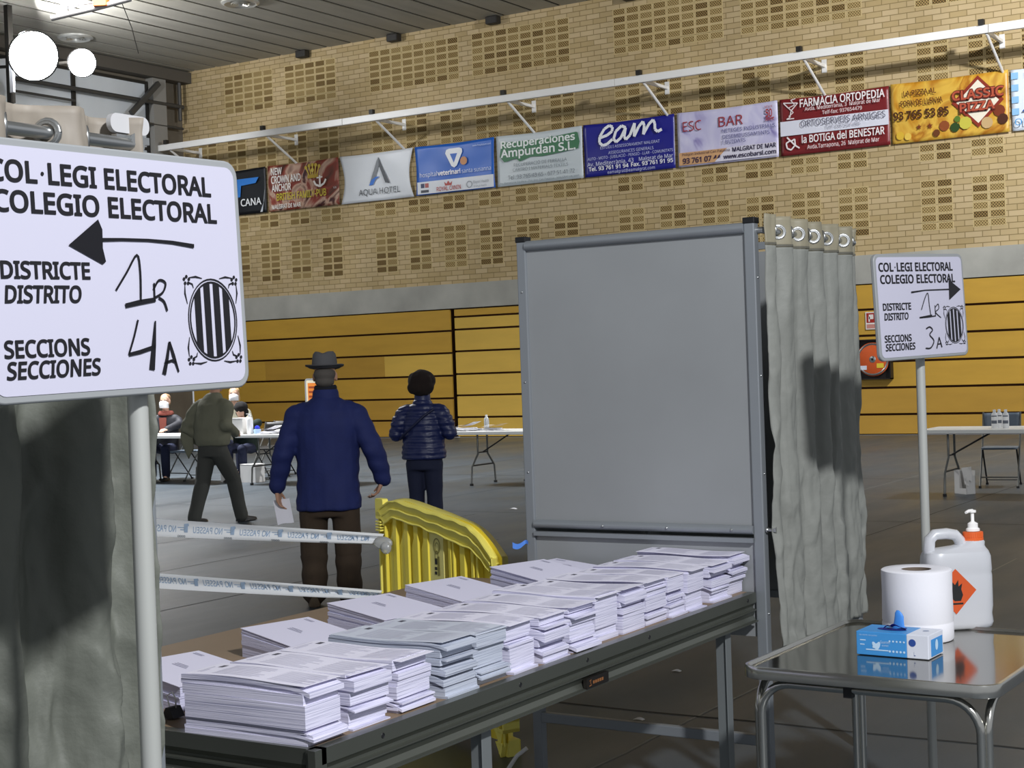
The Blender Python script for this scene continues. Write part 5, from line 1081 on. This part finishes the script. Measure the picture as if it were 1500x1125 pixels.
mb = MB(); e_ = deep(178, 3, D0)-o0; mb.tube([e_, deep(173, 36, D0)-o0+Vector((0, .3, 0)), deep(163, 70, D0)-o0+Vector((0, .6, 0))], .008, 6); mb.tube([e_, e_+Z_*2.2], .012, 6); mb.tube([deep(100, 21, D0)-o0, deep(100, 21, D0)-o0+Z_*2.0], .012, 6); mb.build_each('cable', M_dark, t)
# scraps and strap on the floor
for k, (px, py, lb) in enumerate(((752, 746, 'white scrap of paper on the floor left of the far booth'), (936, 1055, 'tiny white scrap on the floor under the ballot table'), (663, 757, 'tiny white scrap on the floor beyond the yellow barrier'), (991, 984, 'speck of white paper on the floor behind the ballot table'))):
    p = onz(px, py); s = .02 if k else .035; mb = MB(); mb.grid(lambda u, v: ((u-.5)*2.4*s, (v-.5)*s*1.2, .004+.35*s*math.sin(PI*u)*(1 if v > .4 else .4)), 5, 3); o = mb.build('paper_scrap', M_pw, solid=.001); o.location = p; tag(o, lb, 'paper scrap', 'white scraps on the floor')
mb = MB(); a_ = Vector((-3.18, 5.06, 0)); mb.tube([a_+Vector((.015, -.01, .13)), a_+Vector((-.02, -.03, .10)), a_+Vector((-.05, -.05, .05)), a_+Vector((-.06, -.08, .008)), a_+Vector((.0, -.18, .006))], .008, 8); o = mb.build('white_cable', mat('cable_white', '#d9dad8', .4), smooth=60); tag(o, 'white cable hanging down the left post of the far booth to the floor', 'cable')
# ================================================================== PEOPLE
M_skin = mat('skin', '#b98d74', .55, sss=.05); M_skin2 = mat('skin_pale', '#c9a08a', .55, sss=.05)
def chain(mb, pts):
    if len(pts[0]) == 5:     # upright elliptical sections
        n = 20; rings = []
        P = [(pts[0][0], pts[0][1], pts[0][2]-(.01 if pts[1][2] > pts[0][2] else -.01), pts[0][3]*.7, pts[0][4]*.7)]+list(pts)+[(pts[-1][0], pts[-1][1], pts[-1][2]+(.01 if pts[-1][2] > pts[-2][2] else -.01), pts[-1][3]*.7, pts[-1][4]*.7)]
        for x, y, z, a, b in P: rings.append([Vector((x+a*math.cos(t), y+b*math.sin(t), z)) for t in [2*PI*k/n for k in range(n)]])
        if P[0][2] > P[-1][2]: rings = rings[::-1]
        mb.loft(rings)
    else:
        mb.tube([p[:3] for p in pts], [p[3] for p in pts], 14)
        for p in pts: mb.ball(p[:3], p[3]*.99, 0, 12, 8)
def fuse(name, chains, m, parent, voxel=.01, it=4, fn=None, extra=None):
    mb = MB()
    for c in chains: chain(mb, c)
    if extra: extra(mb)
    o = mb.build(name, m, None, recalc=True); r = o.modifiers.new('r', 'REMESH'); r.mode = 'VOXEL'; r.voxel_size = voxel
    s = o.modifiers.new('s', 'SMOOTH'); s.iterations = it; s.factor = .5
    dg = bpy.context.evaluated_depsgraph_get(); me = bpy.data.meshes.new_from_object(o.evaluated_get(dg)); me.name = name; o.modifiers.clear(); old = o.data; o.data = me; bpy.data.meshes.remove(old)
    me.materials.clear(); me.materials.append(m)
    if fn:
        ns = [v.normal.copy() for v in me.vertices]
        for v, n in zip(me.vertices, ns): v.co += fn(v.co, n)
    me.shade_smooth(); o.parent = parent; return o
def hand_chains(w, d, side, palm, curl=.5, k=1.0):
    """w wrist, d direction of the hand, side towards the thumb, palm normal"""
    w, d, side, palm = Vector(w), Vector(d).normalized(), Vector(side).normalized(), Vector(palm).normalized(); ch = []
    for j in range(4):
        o = side*(.030-.020*j)*k; ch.append([(*(w+o*.6), .017*k), (*(w+d*.05*k+o*.9), .0145*k), (*(w+d*.088*k+o), .012*k)])
        b = w+d*.088*k+o; L = (.072, .08, .075, .058)[j]*k; c = curl*(.8+.12*j); p1 = b+(d*math.cos(c*.6)+palm*math.sin(c*.6))*L*.45; p2 = p1+(d*math.cos(c*1.5)+palm*math.sin(c*1.5))*L*.32; p3 = p2+(d*math.cos(c*2.2)+palm*math.sin(c*2.2))*L*.23
        ch.append([(*b, .0100*k), (*p1, .0088*k), (*p2, .008*k), (*p3, .0066*k)])
    b = w+d*.025*k+side*.026*k; p1 = b+(d*.6+side*.75+palm*.2).normalized()*.036*k; p2 = p1+(d*.9+side*.25+palm*.4).normalized()*.03*k; p3 = p2+(d*.9+palm*.5).normalized()*.022*k
    ch.append([(*b, .0125*k), (*p1, .0105*k), (*p2, .0092*k), (*p3, .0075*k)])
    return ch
def head_extra(c, k=1.0, yaw=0.0):
    """skull, jaw, nose, ears, brows, chin; faces +Y before yaw"""
    R = Matrix.Rotation(yaw, 3, 'Z'); c = Vector(c)
    def f(mb):
        E = lambda p, r: mb.ball(c+R @ (Vector(p)*k), tuple(v*k for v in r), 0, 16, 10, R)
        E((0, -.005, .025), (.075, .095, .095)); E((0, .028, -.045), (.058, .062, .065)); E((0, .06, -.085), (.028, .025, .022))
        E((0, .095, -.012), (.013, .016, .026)); E((0, .101, -.026), (.016, .012, .011))
        for s in (-1, 1): E((s*.034, .082, .022), (.022, .012, .008)); E((s*.077, -.005, -.005), (.010, .020, .033)); E((s*.042, .062, -.02), (.02, .02, .02))
        E((0, .088, -.058), (.024, .010, .006)); E((0, .087, -.068), (.02, .010, .006))
    return f
def face(parent, c, k=1.0, yaw=0.0, brow='#5a4636'):
    R = Matrix.Rotation(yaw, 3, 'Z'); c = Vector(c); mb = MB()
    for s in (-1, 1):
        mb.ball(c+R @ (Vector((s*.032, .080, .006))*k), .0125*k, 0, 12, 8); mb.ball(c+R @ (Vector((s*.032, .0895, .006))*k), .006*k, 1, 10, 6); mb.ball(c+R @ (Vector((s*.034, .0915, .026))*k), (.018*k, .006*k, .004*k), 2, 10, 6, R)
    mb.build('eyes_and_brows', [mat('eye_white', '#e4e0da', .3), mat('iris', '#2a1c14', .3), mat('brow'+brow, brow, .8)], parent, smooth=50)
def shoe(parent, x, y, m, yaw=0.0, z=0.0):
    R = Matrix.Rotation(yaw, 3, 'Z'); mb = MB(); rings = []
    for yy, w, h in ((-.08, .02, .035), (-.075, .034, .075), (-.03, .038, .085), (.03, .036, .075), (.09, .044, .052), (.15, .043, .042), (.19, .03, .032), (.2, .012, .02)):
        rings.append([R @ Vector((w*math.cos(t), yy, .008+h*max(0, math.sin(t))*.95)) + Vector((x, y, z)) for t in [2*PI*k/14 for k in range(14)]])
    mb.loft(rings); mb.loft([[R @ Vector((w*math.cos(t), yy0+ .13*math.sin(t), zz))+Vector((x, y, z)) for t in [2*PI*k/18 for k in range(18)]] for w, yy0, zz in ((.04, .055, 0), (.043, .057, .004), (.043, .057, .016), (.04, .057, .02))])
    return mb.build('shoe', m, parent, smooth=50)
# ---------- man in the hat, seen from behind
pm = onz(488, 886); man = thing('person', 'person in a grey hat, blue coat and brown trousers, seen from behind, holding a paper', 'person', (pm.x, pm.y, 0), R_(32))
wl_, wr_ = Vector((-.362, .03, .815)), Vector((.372, .03, .850))
body = [[(0, 0, .84, .15, .10), (0, 0, 1.0, .15, .10), (0, 0, 1.3, .16, .10), (0, 0, 1.40, .10, .08)], [(0, .0, 1.36, .06), (0, .015, 1.47, .056), (0, .02, 1.55, .055)]]
for s, w, e in ((-1, wl_, (-.305, -.03, 1.06)), (1, wr_, (.318, -.03, 1.08))):
    body += [[(s*.12, 0, 1.34, .06), (s*.2, 0, 1.33, .06), (*e, .045), (*(Vector(w)+Vector((0, 0, .03))), .031), (*w, .027)], [(s*.09, 0, .86, .085), (s*.112, .0, .47, .058), (s*.115, -.01, .09, .042), (s*.115, .05, .05, .035)]]
body += hand_chains(wl_, (.10, .12, -1), (.15, 1, .1), (1, -.1, 0), .55)+hand_chains(wr_, (-.35, .05, -.75), (-.1, 1, 0), (-1, 0, -.1), 1.0)
hc = (0, .02, 1.585)
fuse('body', body, M_skin, man, .0065, 3, None, head_extra(hc)); face(man, hc)
M_coat = mat('navy_coat', '#16235c', .8, var=(8, .10), bump=(45, .35, .006)); M_collar = mat('dark_collar', '#11131f', .9)
def quilt(co, n):
    k = .008*nz(co.x*5, co.y*5, co.z*4)+.009*nz(co.x*11, co.y*11, co.z*6)+.003*math.sin(co.z*62+2*nz(co.x*5, co.z*4))*(abs(co.x) > .2)
    return n*k
coat = [[(0, -.0, .665, .228, .165), (0, -.0, .72, .226, .165), (0, 0, .9, .215, .155), (0, 0, 1.08, .217, .15), (0, -.005, 1.25, .23, .145), (0, -.01, 1.345, .215, .125), (0, 0, 1.40, .15, .10), (0, .01, 1.445, .085, .08)]]
for s, w, e in ((-1, wl_, (-.307, -.03, 1.06)), (1, wr_, (.322, -.03, 1.08))):
    w = Vector(w)+Vector((0, 0, .012)); e = Vector(e); coat += [[(s*.15, 0, 1.33, .085), (s*.205, -.005, 1.315, .085), (*(Vector((s*.2, 0, 1.32)).lerp(e, .5)), .078), (*e, .074), (*e.lerp(w, .5), .068), (*w, .060)]]
fuse('coat', coat, M_coat, man, .011, 4, quilt)
mb = MB(); mb.lathe([(.078, 1.415), (.094, 1.43), (.090, 1.475), (.083, 1.495), (.072, 1.49), (.07, 1.44)], (0, .012, 0), 28); mb.build('collar', M_coat, man, smooth=50)
mb = MB(); mb.lathe([(.068, 1.45), (.078, 1.47), (.080, 1.51), (.072, 1.525), (.06, 1.52)], (0, .018, 0), 28); mb.build('scarf', M_collar, man, smooth=50)
M_brn = mat('brown_corduroy', '#3c2f22', .9, var=(14, .12), bump=(90, .2, .002, (1, 1, .05)))
tr = [[(0, 0, .62, .2, .13), (0, 0, .78, .19, .13), (0, 0, .95, .18, .12)]]
for s in (-1, 1): tr += [[(s*.10, 0, .80, .108), (s*.112, .0, .60, .100), (s*.118, .005, .42, .094), (s*.12, -.01, .22, .090), (s*.122, -.01, .085, .088)]]
fuse('trousers', tr, M_brn, man, .011, 4, lambda co, n: n*(.006*nz(co.x*12, co.y*12, co.z*6)+.004*math.sin(co.z*45+6*nz(co.x*4, co.y*4))*(co.z < .35)))
M_sh = mat('brown_shoe', '#5a4a36', .6); shoe(man, -.125, -.03, M_sh, .15); shoe(man, .13, .02, M_sh, -.15)
M_hat = mat('grey_felt_hat', '#5a5a5d', .9, bump=(120, .15, .001))
hat = thing('tmp', None, None); bpy.data.objects.remove(hat)
mb = MB(); rings = []; HZ = 1.635
for r, z, py in ((.142, .012, 0), (.144, .02, 0), (.118, .004, 0), (.094, .006, 0), (.094, .03, 0), (.090, .07, 0), (.083, .105, .2), (.068, .122, .7), (.045, .118, 1), (.015, .104, 1), (.001, .10, 1)):
    ring_ = []
    for k in range(36):
        t_ = 2*PI*k/36; x, y = r*.92*math.cos(t_), r*1.12*math.sin(t_); zz = HZ+z+(-.018*py*math.exp(-(x/.022)**2))+(.012*(x/.142)**2 if r > .1 else -.0)-(.012*(y/.16) if r > .1 else 0)+(-.02*py*max(0, y)/.07)
        ring_.append(Vector((x, .012+y, zz)))
    rings.append(ring_)
mb.loft(rings, 0, False); ht = mb.build('hat', M_hat, man, smooth=60, solid=.003)
mb = MB(); mb.loft([[Vector((r*.92*math.cos(t), .012+r*1.12*math.sin(t), HZ+z)) for t in [2*PI*k/36 for k in range(36)]] for r, z in ((.0965, .006), (.0965, .03), (.094, .032))], 0, False); mb.build('hat_band', mat('hat_band_dark', '#26262a', .7), ht, smooth=60)
M_hg = mat('grey_hair', '#57524d', .9, bump=(200, .4, .002)); fuse('hair', [], M_hg, man, .008, 2, None, lambda mb: (mb.ball((0, -.006, 1.60), (.0775, .094, .06), 0, 18, 10), mb.ball((0, -.02, 1.55), (.068, .075, .045), 0, 18, 10)))
lp = man.matrix_basis
hp_ = wl_+Vector((.008, .03, -.13)); mb = MB(); mb.grid(lambda u, v: (hp_.x+.012+(u-.5)*.115+.035*v, hp_.y-.012*(u-.5)-.055*v, hp_.z+.045-.165*v+.02*u+.004*math.sin(u*5)), 6, 6)
o = mb.build('held_paper', mat('held_paper_white', '#e6e5ee', .6), solid=.0015); o.location = man.location; o.rotation_euler = man.rotation_euler; tag(o, 'white folded paper in the left hand of the man in the hat', 'paper')
# ---------- woman in the puffer jacket
pw = onz(626, 800); wo = thing('person', 'person with short dark hair in a quilted navy jacket, seen from behind', 'person', (pw.x, pw.y, 0), R_(20))
body = [[(0, 0, .78, .14, .10), (0, 0, 1.0, .13, .09), (0, 0, 1.2, .14, .09), (0, 0, 1.29, .09, .07)], [(0, 0, 1.26, .05), (0, .01, 1.36, .046), (0, .02, 1.43, .045)]]
for s in (-1, 1):
    w = Vector((s*.09, .30, 1.07)); body += [[(s*.10, 0, 1.24, .05), (s*.165, 0, 1.22, .05), (s*.245, -.02, 1.03, .038), (*w, .025)], [(s*.08, 0, .80, .08), (s*.085, .01, .45, .05), (s*.085, -.01, .08, .036), (s*.085, .05, .05, .03)]]+hand_chains(w, (-s*.4, .8, .1), (0, .2, 1), (-s, -.2, -.2), .7, .9)
hc = (0, .02, 1.465); fuse('body', body, M_skin2, wo, .009, 3, None, head_extra(hc, .95, .3)); face(wo, hc, .95, .3)
M_puf = mat('navy_puffer', '#1a2452', .42, bump=(40, .3, .006))
def puff(co, n):
    ph = co.z/.052; k = .011*(abs(math.sin(PI*ph))**.6-.6)+.005*nz(co.x*18, co.y*18, co.z*30)
    return n*k
jk = [[(0, 0, .80, .205, .15), (0, 0, .86, .205, .15), (0, 0, 1.0, .185, .135), (0, 0, 1.14, .185, .13), (0, 0, 1.235, .165, .11), (0, .0, 1.29, .105, .085), (0, .01, 1.33, .07, .066)]]
for s in (-1, 1): jk += [[(s*.13, 0, 1.225, .075), (s*.175, 0, 1.20, .08), (s*.225, -.02, 1.11, .074), (s*.252, -.02, 1.03, .068), (s*.19, .14, 1.04, .062), (s*.11, .275, 1.065, .05)]]
fuse('jacket', jk, M_puf, wo, .0105, 3, puff)
mb = MB(); mb.lathe([(.06, 1.31), (.074, 1.32), (.072, 1.385), (.062, 1.395), (.058, 1.33)], (0, .012, 0), 24); mb.build('collar', M_puf, wo, smooth=50)
mb = MB(); mb.tube([(.13, -.10, 1.245), (.05, -.142, 1.19), (-.05, -.152, 1.10), (-.15, -.135, 1.02), (-.2, -.06, .98)], .011, 8); mb.build('bag_strap', mat('strap_navy', '#10183c', .6), wo, smooth=60)
M_jean = mat('dark_jeans', '#161d38', .85, bump=(60, .2, .002)); tr = [[(0, -.0, .70, .17, .125), (0, 0, .85, .16, .12)]]
for s in (-1, 1): tr += [[(s*.082, 0, .76, .092), (s*.084, .01, .45, .072), (s*.085, 0, .07, .068)]]
fuse('trousers', tr, M_jean, wo, .012, 3, lambda co, n: n*.006*nz(co.x*12, co.y*12, co.z*7))
for s in (-1, 1): shoe(wo, s*.085, 0, M_cap, -s*.1)
M_hd = mat('dark_brown_hair', '#1c110d', .95, bump=(160, .6, .003)); fuse('hair', [], M_hd, wo, .009, 3, lambda co, n: n*.008*nz(co.x*22, co.y*22, co.z*14), lambda mb: (mb.ball((0, .0, 1.50), (.128, .125, .105), 0, 20, 12), mb.ball((0, -.035, 1.45), (.125, .09, .085), 0, 20, 12)))
mb = MB(); mb.grid(lambda u, v: tuple(Vector(hc)+Matrix.Rotation(.3, 3, 'Z') @ Vector((.082*math.sin((u-.5)*2.9), .008+.095*math.cos((u-.5)*2.9), -.055+.09*v*(.6+.4*math.cos((u-.5)*2.6))-.02))), 16, 6); mb.build('face_mask', mat('mask_white', '#e6e8ec', .7), wo, smooth=70, solid=.002)
# ---------- man in olive, head behind the large sign
po = onz(316, 768); ol = thing('person', 'person in an olive jacket and grey trousers walking, head hidden by the large sign', 'person', (po.x, po.y, 0), R_(2))
wl2, wr2 = Vector((-.235, .06, .86)), Vector((.12, .24, .98))
legs = ((-1, Vector((-.085, 0, .84)), Vector((-.10, -.06, .48)), Vector((-.115, -.20, .10))), (1, Vector((.085, 0, .84)), Vector((.10, .20, .48)), Vector((.12, .30, .09))))
body = [[(0, 0, .84, .15, .10), (0, 0, 1.0, .15, .10), (0, .01, 1.25, .16, .10), (0, .03, 1.36, .10, .08)], [(0, .03, 1.32, .06), (0, .06, 1.42, .055), (0, .08, 1.50, .054)], [(-.12, .02, 1.30, .055), (-.19, .02, 1.29, .055), (-.29, -.08, 1.06, .042), (*wl2, .027)], [(.12, .02, 1.30, .055), (.19, .02, 1.29, .055), (.235, -.05, 1.08, .042), (*wr2, .027)]]
for s, a, b, c in legs: body += [[(*a, .08), (*b, .056), (*c, .04), (*(c+Vector((0, .06, -.03))), .032)]]
body += hand_chains(wl2, (.1, .2, -1), (.1, 1, .1), (1, 0, 0), .6)+hand_chains(wr2, (-.2, .9, -.1), (-.2, 0, 1), (-1, 0, 0), .8)
hc = (0, .09, 1.545); fuse('body', body, M_skin, ol, .010, 3, None, head_extra(hc)); face(ol, hc)
M_oli = mat('olive_jacket', '#6e6e5c', .8, var=(6, .08), bump=(25, .4, .01)); 
jk = [[(0, 0, .86, .20, .15), (0, 0, .92, .215, .165), (0, 0, 1.05, .22, .165), (0, .01, 1.2, .215, .15), (0, .02, 1.30, .19, .13), (0, .03, 1.37, .12, .095), (0, .05, 1.42, .08, .078)],
      [(-.15, .02, 1.29, .08), (-.195, .01, 1.27, .083), (-.25, -.04, 1.16, .078), (-.29, -.08, 1.06, .072), (-.255, .0, .95, .064), (*(wl2+Vector((0, 0, .02))), .05)], [(.15, .02, 1.29, .08), (.195, .02, 1.27, .083), (.235, -.05, 1.08, .072), (*wr2, .052)]]
fold = lambda co, n: n*(.008*nz(co.x*7, co.y*7, co.z*9)+.006*math.sin(co.z*38+8*nz(co.x*3, co.y*3, co.z*2))*(co.x < -.16))
fuse('jacket', jk, M_oli, ol, .013, 4, fold)
mb = MB(); mb.grid(lambda u, v: (-.21-.10*u-.03*math.sin(v*3), -.05-.06*u+.02*math.sin(v*4+u*3), 1.30-.18*u*(1-v)-v*(.48+.10*(1-abs(2*u-1)))), 8, 14); mb.build('coat_flap', M_oli, ol, smooth=60, solid=.012)
M_gt = mat('grey_trousers', '#40413d', .85, bump=(50, .25, .003)); tr = [[(0, 0, .74, .18, .13), (0, 0, .95, .175, .13)]]
for s, a, b, c in legs: tr += [[(*(a+Vector((0, 0, -.05))), .105), (*b, .082), (*(c+Vector((0, -.01, -.02))), .074)]]
fuse('trousers', tr, M_gt, ol, .013, 4, lambda co, n: n*(.007*nz(co.x*9, co.y*9, co.z*6)))
fuse('hair', [], M_hg, ol, .010, 2, None, lambda mb: (mb.ball((0, .075, 1.58), (.082, .095, .075), 0, 18, 10), mb.ball((0, .055, 1.535), (.076, .075, .05), 0, 18, 10)))
shoe(ol, -.115, -.19, M_cap, .1, .02); shoe(ol, .12, .31, M_cap, -.1, .0)
# ---------- three people seated behind the far tables
def seated(px, y, label, rz, hz, jac, hairm, hairfn, mask=True, hood=None, lean=0.0, k=1.0, turn=0.0):
    p = ony(px, 600, y); t = thing('person', label, 'person', (p.x, y, 0), rz); h = Vector((0, .02+lean, hz)); sh = hz-.235; b = [[(0, -.02, .46, .15, .12), (0, -.01, .7, .14, .10), (0, lean*.5, sh-.08, .15, .10), (0, lean*.8, sh+.04, .08, .07)], [(0, lean*.8, sh, .055), (0, lean+.01, hz-.12, .05), (0, lean+.02, hz-.04, .05)]]
    cl = [[(0, -.02, .44, .19, .15), (0, -.01, .65, .195, .15), (0, lean*.4, sh-.15, .20, .145), (0, lean*.7, sh-.04, .18, .12), (0, lean*.8, sh+.04, .10, .09)]]; tr = [[(0, -.03, .42, .17, .14), (0, -.02, .54, .17, .14)]]
    for s in (-1, 1):
        w = Vector((s*.12, .34, .80)); b += [[(s*.17, lean*.7, sh-.05, .05), (s*.23, .06, .86, .04), (*w, .026)], [(s*.09, 0, .48, .075), (s*.11, .40, .48, .058), (s*.11, .40, .08, .04), (s*.11, .46, .045, .033)]]+hand_chains(w, (-s*.3, .9, -.05), (-s*.8, .2, .2), (0, 0, -1), .5, .95)
        cl += [[(s*.15, lean*.7, sh-.05, .078), (s*.19, lean*.6, sh-.08, .078), (s*.24, .06, .87, .066), (*(w-Vector((0, .02, 0))), .05)]]; tr += [[(s*.09, .02, .49, .095), (s*.11, .41, .49, .078), (s*.11, .40, .09, .066)]]
    fuse('body', b, M_skin2, t, .012, 3, None, head_extra(h, k, turn)); face(t, h, k, turn); fuse('jacket', cl, jac, t, .014, 4, lambda co, n: n*.008*nz(co.x*8, co.y*8, co.z*8)); fuse('trousers', tr, M_jean, t, .015, 4)
    for s in (-1, 1): shoe(t, s*.11, .40, M_cap)
    R = Matrix.Rotation(turn, 3, 'Z')
    if hairfn: fuse('hair', [], hairm, t, .011, 3, lambda co, n: n*.006*nz(co.x*25, co.y*25, co.z*12), lambda mb: [mb.ball(h+R @ Vector(c), r, 0, 16, 10) for c, r in hairfn])
    if mask: mb = MB(); mb.grid(lambda u, v: tuple(h+R @ Vector((.08*math.sin((u-.5)*2.6), .012+(.098+.018*math.sin(PI*v))*math.cos((u-.5)*2.3), -.105+.115*v*(.55+.45*math.cos((u-.5)*2.6))))), 16, 8); mb.build('face_mask', mat('mask_white', '#e6e8ec', .7), t, smooth=70, solid=.002)
    if hood: 
        mb = MB(); mb.lathe([(.085, sh+.0), (.12, sh+.02), (.125, sh+.05), (.10, sh+.085), (.085, sh+.07)], (0, lean*.8, 0), 24); mb.prism([(-.05, 0), (.05, 0), (.06, .2), (-.06, .2)], (0, .145+lean*.4, sh-.22), X_, Z_, Y_*.02); mb.build('hood', hood, t, smooth=50)
    return t
M_blk = mat('black_jacket', '#15161f', .7); M_red = mat('brick_red_hood', '#85453a', .8); M_grn = mat('dark_green_top', '#12231d', .85); M_blond = mat('blond_hair', '#b39468', .7, bump=(160, .5, .003)); M_bkh = mat('black_hair', '#0c0a0a', .95, bump=(160, .5, .003))
seated(243, t1[1]+1.0, 'seated person in a white mask and black jacket with a brick red hood', R_(205), 1.235, M_blk, mat('light_brown_hair', '#8d6f52', .8), [((0, -.025, .05), (.082, .09, .075)), ((0, -.05, .0), (.078, .06, .08))], True, M_red)
seated(344, t2[1]+2.0, 'seated blond person in a white mask, mostly hidden by the olive jacket', R_(215), 1.30, mat('beige_top', '#8d8a78', .8), M_blond, [((0, -.025, .045), (.088, .092, .08)), ((-.06, -.02, -.05), (.03, .06, .1)), ((.06, -.02, -.05), (.03, .06, .1)), ((0, -.06, -.03), (.08, .05, .1))])
seated(357.5, t2[1]+.95, 'seated person with black hair bending down behind the pump bottle, dark green clothes', R_(200), 1.07, M_grn, M_bkh, [((0, .0, .05), (.105, .115, .09)), ((0, .05, .04), (.09, .075, .075)), ((0, -.04, -.03), (.10, .08, .09))], False, None, .10)
